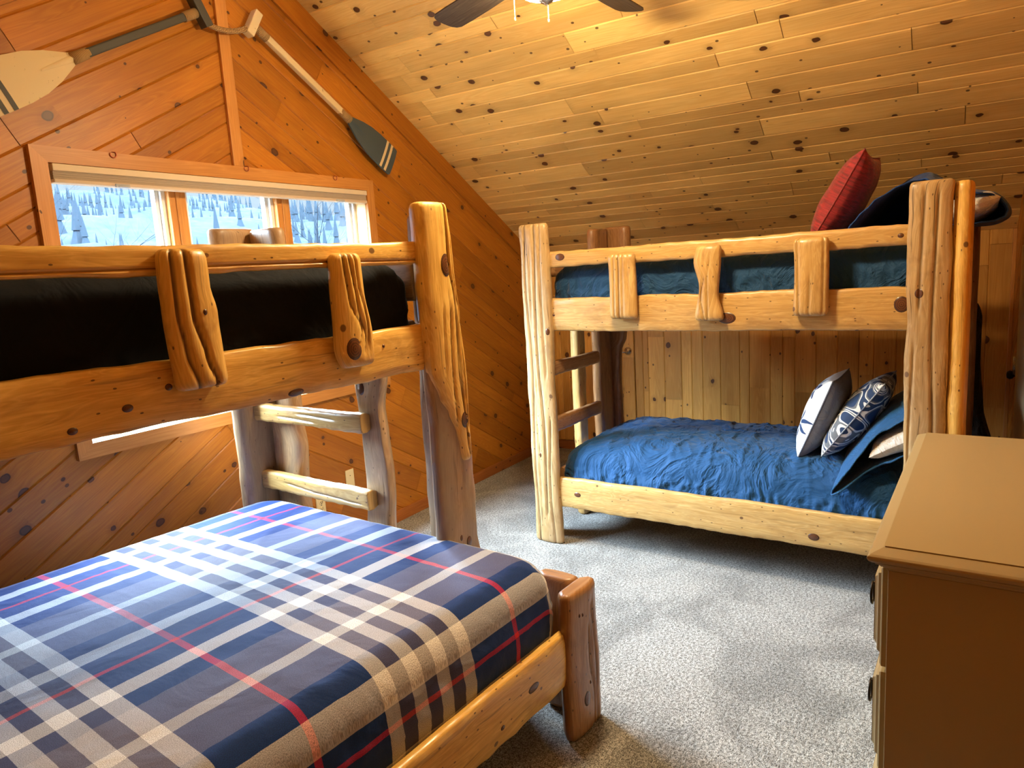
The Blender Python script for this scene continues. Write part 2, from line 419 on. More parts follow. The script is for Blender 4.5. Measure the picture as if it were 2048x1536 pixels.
def interp(tab, x):
    if x <= tab[0][0]: return tab[0][1]
    for (a, p), (b, q) in zip(tab, tab[1:]):
        if x <= b: t = (x-a)/(b-a); t = t*t*(3-2*t); return p+(q-p)*t
    return tab[-1][1]

# ---------------------------------------------------------------- planked surfaces
def clip(poly, a, b, c):
    """keep a*x+b*y<=c"""
    out = []
    for i, p in enumerate(poly):
        q = poly[(i+1) % len(poly)]; dp = a*p[0]+b*p[1]-c; dq = a*q[0]+b*q[1]-c
        if dp <= 0: out.append(p)
        if dp*dq < 0: t = dp/(dp-dq); out.append((p[0]+(q[0]-p[0])*t, p[1]+(q[1]-p[1])*t))
    return out
def clip_convex(poly, conv):
    n = len(conv); area = sum(conv[i][0]*conv[(i+1) % n][1]-conv[(i+1) % n][0]*conv[i][1] for i in range(n)); sg = 1 if area > 0 else -1
    for i in range(n):
        p, q = conv[i], conv[(i+1) % n]; ex, ey = (q[0]-p[0])*sg, (q[1]-p[1])*sg
        a, b = ey, -ex; poly = clip(poly, a, b, a*p[0]+b*p[1])
        if len(poly) < 3: return []
    return poly
def widths(rng, a, b, pat=None):
    e = [a]; 
    while e[-1] < b: e.append(e[-1]+rng.choice((.083, .083, .14, .14, .14)))
    return e
def planks(mb, regions, ang, edges, org, ex, ey, nrm, seed, joint=(1.1, 2.6), bev=.006, dep=.005, mi=0, thick=.06):
    """regions: convex polygons in (x,y) of the plane org+ex*x+ey*y; boards run at angle ang"""
    rng = random.Random(seed); ca, sa = math.cos(ang), math.sin(ang)
    rot = lambda p: (p[0]*ca+p[1]*sa, -p[0]*sa+p[1]*ca); inv = lambda p: (p[0]*ca-p[1]*sa, p[0]*sa+p[1]*ca)
    RR = [[rot(p) for p in r] for r in regions]
    u0 = min(p[0] for r in RR for p in r)-.1; u1 = max(p[0] for r in RR for p in r)+.1
    for v0, v1 in zip(edges, edges[1:]):
        cuts = [u0-rng.uniform(0, 1.5)]
        while cuts[-1] < u1: cuts.append(cuts[-1]+rng.uniform(*joint))
        for a, b in zip(cuts, cuts[1:]):
            tone = rng.random(); ou, ov = rng.uniform(0, 60), rng.uniform(0, 60)
            e = .0018
            for (ua, ub, va, vb, da, db, ax) in ((a+e, b-e, v0+bev, v1-bev, 0, 0, 0), (a+e, b-e, v0, v0+bev, dep, 0, 1), (a+e, b-e, v1-bev, v1, 0, dep, 1), (b-e, b+e, v0, v1, dep, dep, 1)):
                for r in RR:
                    pg = clip_convex([(ua, va), (ub, va), (ub, vb), (ua, vb)], r)
                    if len(pg) < 3: continue
                    pts = []
                    for p in pg:
                        d = da+(db-da)*(p[1]-va)/(vb-va) if vb > va else da
                        q = inv(p); pts.append(org+ex*q[0]+ey*q[1]-nrm*d)
                    mb.face(pts, [(p[0]+ou, p[1]+ov) for p in pg], mi, tone)
    for r in regions:      # solid board behind the boards
        n = len(r); F = [org+ex*p[0]+ey*p[1]-nrm*(dep+.001) for p in r]; B = [p-nrm*thick for p in F]
        mb.face(F, mi=mi, tone=0.); mb.face(B[::-1], mi=mi, tone=0.)
        for i in range(n): mb.face([F[i], F[(i+1) % n], B[(i+1) % n], B[i]][::-1], mi=mi, tone=0.)

YG, XK, YR, XL = 3.2, 5.6, -.31, -.62
RX, S30 = 2.49, math.tan(R(30))
RZ = 1.72+S30*(XK-RX)
def roof(x): return RZ-S30*abs(x-RX)
X_, Y_, Z_ = Vector((1, 0, 0)), Vector((0, 1, 0)), Vector((0, 0, 1))
O_ = Vector((0, 0, 0))
rng = random.Random(5)

# floor
mb = MB(); mb.box(XL-.2, XK+.2, YR-.2, YG+.2, -.05, 0); tag(mb.build('floor', M['carpet']), kind='structure')
# gable wall with window opening
WX0, WX1, WZ0, WZ1 = 1.555, 3.425, 1.018, 2.205
mb = MB()
regL = [[(XL, 0), (WX0, 0), (WX0, roof(WX0)), (XL, roof(XL))], [(WX0, 0), (RX, 0), (RX, WZ0), (WX0, WZ0)], [(WX0, WZ1), (RX, WZ1), (RX, RZ), (WX0, roof(WX0))]]
regR = [[(RX, 0), (WX1, 0), (WX1, WZ0), (RX, WZ0)], [(RX, WZ1), (WX1, WZ1), (WX1, roof(WX1)), (RX, RZ)], [(WX1, 0), (XK, 0), (XK, roof(XK)), (WX1, roof(WX1))]]
c30 = math.cos(R(30)); bev0 = []
zs = [2.367, 2.52, 2.616, 2.712, 2.865]                      # seams read at the centre strip
base = [-(RX+.03)*.5+z*c30 for z in zs]
lo = []; e = base[0]
rr = random.Random(11)
while e > -3.6: e -= rr.choice((.083, .14, .14, .083, .14)); lo.append(e)
hi = []; e = base[-1]
while e < 3.5: e += rr.choice((.14, .083, .14)); hi.append(e)
edL = lo[::-1]+base+hi
sh = 2*RX*.5
edR = [v+sh for v in edL]
planks(mb, regL, R(30), edL, Vector((0, YG, 0)), X_, Z_, -Y_, 21)
planks(mb, regR, R(-30), edR, Vector((0, YG, 0)), X_, Z_, -Y_, 22)
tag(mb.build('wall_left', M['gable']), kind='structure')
# knee wall behind the right bunk
ys = [3.29, 3.2, 3.134, 3.081, 3.015, 2.936, 2.86, 2.784, 2.64, 2.56, 2.42, 2.313, 2.238, 2.19, 2.048, 1.902, 1.816, 1.727, 1.582, 1.432, 1.356, 1.2, 1.108, 1.021, .872, .727, .584, .489, .349, .2, .11, -.03, -.17, -.32, -.46]
mb = MB(); planks(mb, [[(-3.28, 0), (-YR+.08, 0), (-YR+.08, 1.75), (-3.28, 1.75)]], R(90), sorted([y for y in ys]), Vector((XK, 0, 0)), -Y_, Z_, -X_, 31, joint=(.9, 2.2))
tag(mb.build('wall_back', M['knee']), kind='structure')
# right wall and the wall behind the camera
mb = MB(); planks(mb, [[(XL, 0), (RX, 0), (RX, RZ), (XL, roof(XL))], [(RX, 0), (XK, 0), (XK, roof(XK)), (RX, RZ)]], R(-30), widths(rng, -.4, 6.5), Vector((0, YR, 0)), X_, Z_, Y_, 41)
tag(mb.build('wall_right', M['gable']), kind='structure')
mb = MB(); planks(mb, [[(YR, 0), (YG, 0), (YG, roof(XL)), (YR, roof(XL))]], R(90), widths(rng, -3.3, .5), Vector((XL, 0, 0)), Y_, Z_, X_, 42)
tag(mb.build('wall_front', M['knee']), kind='structure')
# ceiling, both slopes: boards run along the ridge
mb = MB()
xs = [3.093, 3.222, 3.28, 3.396, 3.474, 3.591, 3.719, 3.796, 3.905, 3.992, 4.117, 4.238, 4.313, 4.388, 4.518, 4.647, 4.724, 4.798, 4.870, 4.94, 5.012, 5.073, 5.159, 5.274, 5.40, 5.47, 5.6, 5.75]
xs = [RX, 2.56, 2.69, 2.76, 2.88, 3.0]+xs
cs = math.cos(R(30))
exs = Vector((cs, 0, -.5)); ns = Vector((-.5, 0, -cs))
org = Vector((RX, 0, RZ)); LS = (XK-RX)/cs+.06
planks(mb, [[(YR-.09, -LS), (YG+.09, -LS), (YG+.09, 0), (YR-.09, 0)]], 0, [-(x-RX)/cs for x in xs][::-1], org, Y_, -exs, ns, 51, joint=(.8, 2.3))
LS2 = (RX-XL)/cs; exl = Vector((-cs, 0, -.5)); nl = Vector((.5, 0, -cs))
planks(mb, [[(YR-.09, -LS2), (YG+.09, -LS2), (YG+.09, 0), (YR-.09, 0)]], 0, widths(rng, -LS2-.1, .1), org, Y_, -exl, nl, 52)
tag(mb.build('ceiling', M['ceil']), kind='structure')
# rake boards, centre strip, baseboards
def board(name, p0, p1, wdir, wid, nrm, th, mat, kind='structure', off=None, parent=None, bevel=.003):
    p0, p1, wdir, nrm = Vector(p0), Vector(p1), Vector(wdir), Vector(nrm)
    a = (p1-p0); L = a.length; a.normalize(); mb = MB()
    fr = Matrix((a, wdir, nrm)).transposed().to_4x4(); fr.translation = p0
    o = off if off is not None else random.Random(name+str(p0)).uniform(0, 50)
    mb.box(0, L, 0, wid, 0, th, fr, 0, .5, (o, o*.7)); ob = mb.build(name, mat, parent, bevel)
    if kind: ob['kind'] = kind
    return ob
dn = Vector((-.5, 0, -cs))
board('trim_1', (RX, YG, RZ), (XK, YG, roof(XK)), dn, .125, (0, -1, 0), .016, M['gable'])
board('trim_2', (RX, YG, RZ), (XL, YG, roof(XL)), Vector((.5, 0, -cs)), .125, (0, -1, 0), .016, M['gable'])
board('trim_3', (RX-.03, YG, WZ1+.065), (RX-.03, YG, RZ-.02), (1, 0, 0), .065, (0, -1, 0), .02, M['trim'])
board('baseboard_left', (XL, YG, 0), (XK, YG, 0), (0, 0, 1), .08, (0, -1, 0), .015, M['base'])
board('baseboard_back', (XK, YG, 0), (XK, YR, 0), (0, 0, 1), .08, (-1, 0, 0), .015, M['base'])
board('baseboard_right', (3.2, YR, 0), (XK, YR, 0), (0, 0, 1), .08, (0, 1, 0), .015, M['base'])
board('trim_4', (XK-.06, YR, .08), (XK-.06, YR, roof(XK)), (1, 0, 0), .06, (0, 1, 0), .02, M['trim'])

# ---------------------------------------------------------------- window
win = MB()
def casing():
    T = .065; m = MB(); y0, y1 = YG-.022, YG
    a0, a1, b0, b1 = WX0, WX1, WZ0, WZ1
    def quadp(pts, uv):                     # mitred board
        F = [Vector((x, y0, z)) for x, z in pts]; B = [Vector((x, y1, z)) for x, z in pts]
        m.face(F, uv); 
        for i in range(4): m.face([F[i], B[i], B[(i+1) % 4], F[(i+1) % 4]], [(uv[i][0], uv[i][1]), (uv[i][0], uv[i][1]+.02), (uv[(i+1) % 4][0], uv[(i+1) % 4][1]+.02), uv[(i+1) % 4]])
    L = a1-a0
    quadp([(a0-T, b1+T), (a1+T, b1+T), (a1, b1), (a0, b1)], [(0, 0), (L+2*T, 0), (L+T, .065), (T, .065)])
    quadp([(a0, b0), (a1, b0), (a1+T, b0-T), (a0-T, b0-T)], [(5+T, 3), (5+L+T, 3), (5+L+2*T, 3.065), (5, 3.065)])
    quadp([(a0-T, b1+T), (a0, b1), (a0, b0), (a0-T, b0-T)], [(9, 5), (9+T, 5.065), (10.1, 5.065), (10.2, 5)])
    quadp([(a1, b1), (a1+T, b1+T), (a1+T, b0-T), (a1, b0)], [(12+T, 7.065), (12, 7), (13.2, 7), (13.1, 7.065)])
    return m
wo_ = tag(casing().build('window_1', M['trim'], bevel=0), kind='structure')
m = MB(); YO = YG+.15                        # jamb boards lining the opening
for bx in ((WX0-.02, WX0+.003, YG-.001, YO, WZ0-.02, WZ1+.02), (WX1-.003, WX1+.02, YG-.001, YO, WZ0-.02, WZ1+.02), (WX0, WX1, YG-.001, YO, WZ1-.003, WZ1+.02), (WX0, WX1, YG-.001, YO, WZ0-.02, WZ0+.003)): m.box(*bx)
m.build('jamb', M['jamb'], wo_)
for xm in (2.165, 2.815):
    m = MB(); m.box(xm-.045, xm+.045, YG+.055, YO, WZ0, WZ1); m.box(xm-.012, xm+.004, YG+.047, YG+.055, WZ0, WZ1, uvo=(3, 1)); m.build('mullion', M['trim'], wo_, .003)
for a, b in ((WX0, 2.12), (2.21, 2.77), (2.86, WX1)):
    m = MB(); y0, y1 = YG+.085, YG+.14
    for k, (t, yy) in enumerate(((.022, y0), (.042, y0+.02))):
        t0 = 0 if k == 0 else .022
        m.box(a+t0, a+t, yy, y1, WZ0, WZ1); m.box(b-t, b-t0, yy, y1, WZ0, WZ1)
        m.box(a+t0, b-t0, yy, y1, WZ0+t0, WZ0+t); m.box(a+t0, b-t0, yy, y1, WZ1-t, WZ1-t0)
    s_ = m.build('sash', M['vinyl'], wo_, .002)
    m = MB(); m.box(a+.04, b-.04, YG+.12, YG+.124, WZ0+.04, WZ1-.04); m.build('pane', M['glass'], s_)
# blind
bl = empty('window_blind', (2.49, YG+.02, WZ1-.08)); tag(bl, 'cream and taupe pleated blind drawn up at the head of the long window', 'window blind')
def rel(o, m, name, mat, bevel=0):
    x = m.build(name, mat, None, bevel); x.parent = o; x.matrix_parent_inverse = o.matrix_world.inverted() if False else Matrix.Translation(-Vector(o.location)); return x
def R_(parent, m, name, mat, bevel=0):
    x = m.build(name, mat, None, bevel); x.parent = parent
    mw = Matrix.Translation(parent.location) @ parent.rotation_euler.to_matrix().to_4x4()
    x.matrix_parent_inverse = mw.inverted(); return x
m = MB(); m.box(WX0+.012, WX1-.006, YG-.028, YG+.03, WZ1-.032, WZ1-.003); R_(bl, m, 'headrail', M['blind_top'], .003)
m = MB()
for k in range(7): m.box(WX0+.014, WX1-.008, YG-.02+(.002 if k % 2 else 0), YG+.026, WZ1-.032-.0045*(k+1), WZ1-.032-.0045*k-.0006)
R_(bl, m, 'pleated_fabric', M['blind_mid'])
m = MB(); m.box(WX0+.012, WX1-.006, YG-.025, YG+.028, WZ1-.08, WZ1-.064); R_(bl, m, 'bottom_rail', M['blind_low'], .004)
for x in (1.85, 3.18):
    m = MB(); m.box(x-.032, x+.032, YG-.036, YG-.025, WZ1-.085, WZ1-.069); m.box(x-.024, x+.024, YG-.046, YG-.036, WZ1-.085, WZ1-.079); R_(bl, m, 'handle', M['clip'], .002)
# little hooks on the window head
for x, w_ in ((1.83, 'above the left pane'), (2.53, 'at the foot of the centre strip'), (3.16, 'above the right pane')):
    m = MB(); m.tube([(x+.014*math.cos(t), YG-.026, WZ1+.058+.014*math.sin(t)) for t in [R(a) for a in range(-200, 41, 24)]], .0025, 6); m.tube([(x+.0107, YG-.026, WZ1+.067), (x+.006, YG-.005, WZ1+.07)], .0025, 6)
    tag(m.build('cup_hook', M['copper']), 'small copper cup hook in the window head, '+w_, 'hook', 'cup hooks over the window')
# outlets
def outlet(x, z, kind, lab):
    o = empty('wall_outlet', (x, YG, z)); tag(o, lab, 'outlet')
    m = MB(); m.box(x-.035, x+.035, YG-.008, YG, z-.057, z+.057); R_(o, m, 'cover_plate', M['plate'], .003)
    if kind:
        for dz in (-.02, .02):
            m = MB(); m.lathe([(0, .002), (.015, .002), (.0165, 0)], (x, YG-.008, z+dz), 20, ax=Matrix.Rotation(R(90), 4, 'X')); f = R_(o, m, 'socket', M['plate'])
            m = MB()
            for dx in (-.006, .006): m.box(x+dx-.0012, x+dx+.0012, YG-.0115, YG-.0095, z+dz-.003, z+dz+.006)
            m.tube([(x, YG-.0115, z+dz-.008), (x, YG-.0095, z+dz-.008)], .0025, 8); R_(o, m, 'slot', M['slot'])
    m = MB(); m.tube([(x, YG-.0095, z+(0 if kind else .018)), (x, YG-.007, z+(0 if kind else .018))], .003, 8); R_(o, m, 'screw', M['slot'])
outlet(2.80, .33, True, 'ivory duplex power outlet on the gable wall, the left and lower of the two')
outlet(3.055, .425, False, 'ivory blank cover plate on the gable wall, the right and higher of the two')

# knee wall door, right wall door
m = MB(); planks(m, [[(-3.06, .09), (-2.313, .09), (-2.313, 1.5), (-3.06, 1.5)]], R(90), [2.313, 2.42, 2.56, 2.64, 2.784, 2.86, 2.936, 3.015, 3.08], Vector((XK-.014, 0, 0)), -Y_, Z_, -X_, 33, joint=(.9, 2.2), thick=.012, dep=.004)
d1 = tag(m.build('door_1', M['knee']), kind='structure')
m = MB(); kx, ky, kz = XK-.014, 2.365, .912
m.lathe([(0, .022), (.012, .022), (.02, .012), (.034, .004), (.034, 0)], (kx, ky, kz), 24, ax=Matrix.Rotation(R(-90), 4, 'Y'))
m.tube([(kx, ky, kz), (kx-.05, ky, kz)], .009, 10); m.tube([(kx-.05, ky-.005, kz), (kx-.05, ky+.05, kz-.004), (kx-.045, ky+.115, kz-.008)], [.01, .008, .006], 10)
m.build('door_handle', M['steel'], d1)
# open door standing against the right wall
m = MB(); m.box(3.72, 4.60, YR, YR+.03, .05, 1.62); d2 = tag(m.build('door_2', M['cream_door'], bevel=.003), kind='structure')
m = MB(); m.tube([(4.612, YR+.036, .93), (4.612, YR+.036, 1.03)], .007, 10); m.box(4.56, 4.612, YR+.0295, YR+.034, .932, 1.028); m.box(4.612, 4.66, YR+.001, YR+.006, .932, 1.028); m.build('hinge', M['steel'], d2)
m = MB(); m.lathe([(0, .06), (.018, .058), (.026, .045), (.022, .03), (.01, .022), (.01, .004), (.03, 0)], (4.80, YR, .90), 24, ax=Matrix.Rotation(R(-90), 4, 'X'))
tag(m.build('door_knob', M['pull']), 'dark round door knob on the right wall beside the steel hinge', 'door knob')

# ---------------------------------------------------------------- outside
def outside():
    m = MB(); rows = []
    for i in range(60):
        y = 40+i*9.; row = []
        for j in range(80):
            x = -260+j*9.
            z = -14+ (y-40)*.17 + 18*nz(x*.008, y*.01)+5*nz(x*.03, y*.03, 3)
            row.append((x, y, z))
        rows.append(row)
    m.grid(rows); h = m.build('snowy_hillside', M['hill']); tag(h, 'pale snowy hillside rising beyond the window', 'hillside', kind='structure')
    rg = random.Random(8); m = MB()
    for k in range(2600):
        x = rg.uniform(-230, 420); y = rg.uniform(150, 560)
        z = -14+(y-40)*.17+18*nz(x*.008, y*.01)+5*nz(x*.03, y*.03, 3)
        if nz(x*.02, y*.02, 9) < -.12: continue
        hgt = rg.uniform(5, 12); r = hgt*rg.uniform(.12, .18)
        n = 5; ph = rg.random()*6
        for a, b, c in ((-.25, .55, 1.3), (.3, 1., .62)):
            ring = [Vector((x+r*c*math.cos(ph+2*math.pi*q/n), y+r*c*math.sin(ph+2*math.pi*q/n), z+hgt*a)) for q in range(n)]; tip = Vector((x, y, z+hgt*b))
            for q in range(n): m.face([ring[q], ring[(q+1) % n], tip])
    tag(m.build('conifer_forest', M['fir']), 'hazy conifer forest covering the hillside outside', 'forest', kind='stuff')
    def tree(x, y, z0, h, lean, seed, lab):
        rg = random.Random(seed); m = MB()
        def br(p, d, L, r, lv):
            pts = [p]; q = p.copy(); dd = d.copy(); n = 5
            for i in range(n):
                dd = (dd+Vector((rg.uniform(-.16, .16), rg.uniform(-.16, .16), rg.uniform(-.05, .14)))).normalized(); q = q+dd*L/n; pts.append(q.copy())
            m.tube(pts, [r*(1-.75*i/n) for i in range(n+1)], 4 if lv else 7, cap=False)
            if lv < 4:
                for i in range(1, n+1):
                    for _ in range(2 if lv < 3 else 1):
                        if lv == 0 and i < 2: continue
                        a = rg.uniform(0, 6.28); s_ = Vector((math.cos(a), math.sin(a), rg.uniform(.1, .8))).normalized()
                        br(pts[i], (dd*.55+s_).normalized(), L*rg.uniform(.34, .52), r*(1-.7*i/n)*.5, lv+1)
        br(Vector((x, y, z0)), Vector((lean, 0, 1)).normalized(), h, h*.0065, 0)
        tag(m.build('bare_tree', M['birch']), lab, 'tree', 'bare birches outside the window')
    tree(9.3, 21, -4.5, 9.5, .16, 3, 'bare leaning birch outside the left window pane')
    tree(22.6, 24, -4.0, 9.0, -.08, 6, 'bare twiggy birch outside the right window pane')
outside()

# ---------------------------------------------------------------- log slabs
class Frame:
    def __init__(s, o, deg): a = R(deg); s.o = Vector(o); s.a = a; s.e1 = Vector((math.cos(a), math.sin(a), 0)); s.e2 = Vector((-math.sin(a), math.cos(a), 0))
    def __call__(s, u, w, z): return s.o+s.e1*u+s.e2*w+Vector((0, 0, z))
def slab(L, W, T, P, el, ew, et, seed, wob=.008, grooves=(), scal=0, sper=.09, bulge=.008, endr=.02, prof=None, knots=(), fn=26, bn=8, pw=5., depth=None):
    """one log-slab: length L along el, width W along ew (centred), thickness T along et (face outward). P = centre of the start end"""
    el, ew, et, P = Vector(el), Vector(ew), Vector(et), Vector(P); rg = random.Random(seed); so = rg.uniform(0, 90)
    N = max(8, int(L/.022)); ls = sorted(set([0, endr*.12, endr*.4, endr, L-endr, L-endr*.4, L-endr*.12, L]+[endr+(L-2*endr)*i/N for i in range(1, N)]))
    def surf(l, x):
        """x in -1..1 across the front; returns (w, t, groove)"""
        a0 = -W/2+wob*nz(l*4+so, 1.3)*1.6+wob*.5*nz(l*13+so, 2.2); a1 = W/2+wob*nz(l*4+so, 7.7)*1.6+wob*.5*nz(l*13+so, 5.2)
        if prof: p = interp(prof[0], l); q = interp(prof[1], l); a0 += p; a1 += q
        h = (a1-a0)/2; c = (a1+a0)/2; sh = 1-abs(x)**pw
        t = T/2*max(sh, 0)**(1/pw)+bulge*(1-x*x)
        sc_ = 0
        if scal:
            for sg in (-1, 1):
                q = sstep(.55, 1., x*sg)
                sc_ += q*scal*(.35+.65*abs(math.sin(math.pi*l/sper*(1+.25*nz(l*2+so, sg*3.))+sg+so)))
        g = 0; wv = c+x*h
        for pts, gw, gd in grooves:
            gc = interp(pts, l); l0, l1 = pts[0][0], pts[-1][0]
            fade = sstep(l0-.001, l0+.05, l)*(1-sstep(l1-.05, l1+.001, l)) if (l0 > .01 or l1 < L-.01) else 1
            if l0 <= .01: fade = 1-sstep(l1-.05, l1+.001, l) if l1 < L-.01 else 1
            if l1 >= L-.01 and l0 > .01: fade = sstep(l0-.001, l0+.05, l)
            g += gd*fade*math.exp(-((wv-gc)/gw)**2)
        wv -= (x*.55*sc_ if scal else 0)
        t += .0022*nz(l*9+so, wv*22, 4.4)
        return wv, t-sc_*.75-g, min(1., g/.012)
    def er(l):
        d = min(l, L-l)
        return 1. if d >= endr else max(.0, math.sqrt(max(0, 1-(1-d/endr)**2)))
    xs_ = [-math.cos(math.pi*i/fn)*.5+(-1+2*i/fn)*.5 for i in range(fn+1)]
    rows, uvs, gr = [], [], []
    for l in ls:
        e = er(l); ins = (1-e)*endr*.8; row, uvr, g_ = [], [], []; per = 0; last = None
        cw = None
        for k in range(fn+1):
            wv, t, g = surf(l, xs_[k]); row.append((wv, t)); g_.append(g)
        w0, w1 = row[0][0], row[-1][0]
        for k in range(1, bn):
            x = 1-2*k/bn; row.append(((w0+w1)/2+x*(w1-w0)/2, -T/2*max(1-abs(x)**pw, 0)**(1/pw))); g_.append(0)
        cw = (w0+w1)/2; hw = max((w1-w0)/2, .001); fw = (hw-ins)/hw; ft = (T/2-ins*.8)/(T/2)
        row = [(cw+(a-cw)*fw, b*ft) for a, b in row]
        pts = []
        for a, b in row:
            if last: per += math.hypot(a-last[0], b-last[1])
            last = (a, b); uvr.append((l+so, per+so*.37)); pts.append(P+el*l+ew*a+et*b)
        uvr.append((l+so, per+.05+so*.37))
        rows.append(pts); uvs.append(uvr); gr.append(g_)
    mb = MB(); b0 = mb.grid(rows, uvs, True, 0, gr); n = len(rows[0])
    uvc = [(so+a*.3, so+b*.3) for a, b in [((p-P).dot(ew), (p-P).dot(et)) for p in rows[0]]]
    mb.cap([b0+k for k in range(n)][::-1], uvc[::-1]); e = b0+(len(rows)-1)*n; mb.cap([e+k for k in range(n)], uvc)
    for (l, wv, rl, rw) in knots:
        def st(l_, w_):
            a0, a1 = surf(l_, -1)[0], surf(l_, 1)[0]; x = max(-.97, min(.97, (w_-(a0+a1)/2)/((a1-a0)/2))); return surf(l_, x)[1]
        kr, ku = [], []
        for i, (q, hgt) in enumerate(((0.001, .004), (.35, .0035), (.7, .002), (.95, .0012), (1.08, -.002))):
            row = []; 
            for k in range(20):
                th = 2*math.pi*k/20; l_, w_ = l+rl*q*math.cos(th), wv+rw*q*math.sin(th)
                row.append(P+el*l_+ew*w_+et*(st(l_, w_)+hgt))
            kr.append(row); ku.append([(q*math.cos(2*math.pi*k/20), q*math.sin(2*math.pi*k/20)) for k in range(21)])
        mb.grid(kr, ku, True, 1)
    return mb
LOGM = lambda k: [M[k], M['knot']]

def bunk(F, L, Wd, opt):
    """a log bunk in frame F: u 0..L along the side, w 0..Wd across. opt holds its own details"""
    root = empty('log_bunk_bed', F.o, F.a)
    def add(mb, name, mat, parent=None):
        p = parent or root; o = mb.build(name, LOGM(mat)); o.parent = p
        mw = Matrix.Translation(root.location) @ Matrix.Rotation(F.a, 4, 'Z'); o.matrix_parent_inverse = mw.inverted() if p is root else Matrix.Identity(4)
        return o
    e1, e2 = F.e1, F.e2; T = .062; sd = opt['seed']
    def post(u, w, su, sw, h, k, mats=('log_a', 'log_d'), g=(), prof=None, knots=(), gb=(), cover='A', wa=.19, wb=.2, kb=()):
        """corner at (u,w); board A in the long side, board B in the end"""
        # A: runs su from the corner along e1, face outward -sw*e2
        a0 = 0 if cover == 'A' else T; ua = u+su*(a0+(wa-a0)/2) 
        A = slab(h, wa-a0, T, F(ua, w+sw*T/2, 0), Z_, e1, -e2*sw, sd+k, wob=.007, grooves=g, prof=prof, knots=knots, bulge=.01, fn=34)
        p = add(A, 'corner_post', mats[0])
        b0 = T if cover == 'A' else 0
        B = slab(h-.012, wb-b0, T, F(u+su*T/2, w+sw*(b0+(wb-b0)/2), 0), Z_, e2*sw, -e1*su, sd+k+50, wob=.01, grooves=gb, bulge=.008, knots=kb, fn=22)
        q = add(B, 'post_side_board', mats[1], p); return p
    def rail(u0, u1, z0, z1, w, face, name, k, mat='log_a', T2=.05, **kw):
        kw = dict(dict(bulge=.002, pw=9., endr=.006), **kw)
        return add(slab(u1-u0, z1-z0, T2, F(u0, w, (z0+z1)/2), e1, Z_, e2*face, sd+k, wob=.004, **kw), name, mat)
    def erail(w0, w1, z0, z1, u, face, name, k, mat='log_d', T2=.045, **kw):
        kw = dict(dict(bulge=.002, pw=8., endr=.006), **kw)
        return add(slab(w1-w0, z1-z0, T2, F(u, w0, (z0+z1)/2), e2, Z_, e1*face, sd+k, wob=.004, **kw), name, mat)
    return root, add, post, rail, erail

# ---- right bunk: u runs from the gable end (0) to the dresser end (2.2), w towards the knee wall
b_ = 2.8
FR = Frame((3.553, 2.16, 0), -90-b_)      # e1 = towards -y ; e2 = towards +x
root, add, post, rail, erail = bunk(FR, 2.2, 1.09, {'seed': 100})
tag(root, 'straw-coloured carved log bunk bed with blue bedding against the knee wall', 'bunk bed', 'log bunk beds')
LR, WR = 2.2, 1.09
gs = [([(0, -.05), (.5, -.06), (1.1, -.04), (1.6, -.06), (1.9, -.05)], .006, .010), ([(.15, .01), (.7, .02), (1.2, .0), (1.9, .015)], .006, .011), ([(0, .055), (.35, .04), (.8, .06)], .005, .010), ([(.9, -.015), (1.3, -.03), (1.75, -.02)], .004, .008), ([(1.0, .05), (1.5, .045), (1.9, .05)], .005, .008), ([(.2, -.03), (.6, -.025), (.95, -.035)], .004, .008)]
post(0, 0, 1, 1, 1.905, 1, ('log_p', 'log_s'), gs, knots=[(1.29, .075, .02, .012), (.55, -.02, .016, .01)], wa=.187)
post(LR, 0, -1, 1, 1.912, 2, ('log_p', 'log_a'), [([(.0, .03), (.8, .035), (1.3, .02), (1.9, .03)], .006, .010), ([(.3, -.05), (.8, -.055), (1.25, -.045)], .005, .008), ([(1.35, -.03), (1.9, -.02)], .006, .01)], knots=[(1.45, -.03, .02, .016)], wa=.225, cover='B')
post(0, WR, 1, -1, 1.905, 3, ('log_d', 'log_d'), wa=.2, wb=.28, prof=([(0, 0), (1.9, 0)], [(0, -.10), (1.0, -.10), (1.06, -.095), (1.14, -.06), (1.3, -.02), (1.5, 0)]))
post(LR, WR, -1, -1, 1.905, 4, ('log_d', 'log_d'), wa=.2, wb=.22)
rail(.17, 1.985, .225, .418, .05, -1, 'bed_rail', 5, 'log_s', scal=.006, sper=.11, knots=[(.13, .0, .022, .014), (1.44, -.035, .026, .018)])
rail(.17, 1.985, 1.285, 1.482, .05, -1, 'bed_rail', 6, 'log_s', scal=.006, sper=.12, knots=[(.03, .0, .008, .007), (.98, .05, .012, .007), (1.03, -.03, .045, .028), (1.79, .02, .03, .035)])
rail(.17, 1.985, 1.648, 1.745, .05, -1, 'guard_rail', 7, 'log_s', scal=.008, sper=.13, knots=[(.09, .012, .03, .02), (1.78, 0, .012, .01)])
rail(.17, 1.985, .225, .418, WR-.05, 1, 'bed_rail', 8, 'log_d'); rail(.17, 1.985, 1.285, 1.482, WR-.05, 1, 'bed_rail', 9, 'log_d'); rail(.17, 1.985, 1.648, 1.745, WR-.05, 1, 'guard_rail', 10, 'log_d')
def picket(add, F, u, w, z0, z1, wd, seed, mat, g, prof=None, knots=(), T=.05, face=-1):
    # board runs upwards; its foot is at z0, its face looks out of the bunk
    add(slab(z1-z0, wd, T, F(u, w, z0), Z_, F.e1, F.e2*face, seed, wob=.004, grooves=g, prof=prof, knots=knots, bulge=.012, endr=.022, fn=30), 'guard_slat', mat)
picket(add, FR, .656, -.002, 1.36, 1.703, .155, 131, 'log_s', [([(0, -.045), (.34, -.04)], .005, .009), ([(0, -.015), (.34, -.012)], .006, .011), ([(.0, .01), (.34, .012)], .004, .008), ([(.1, .045), (.34, .04)], .004, .007)])
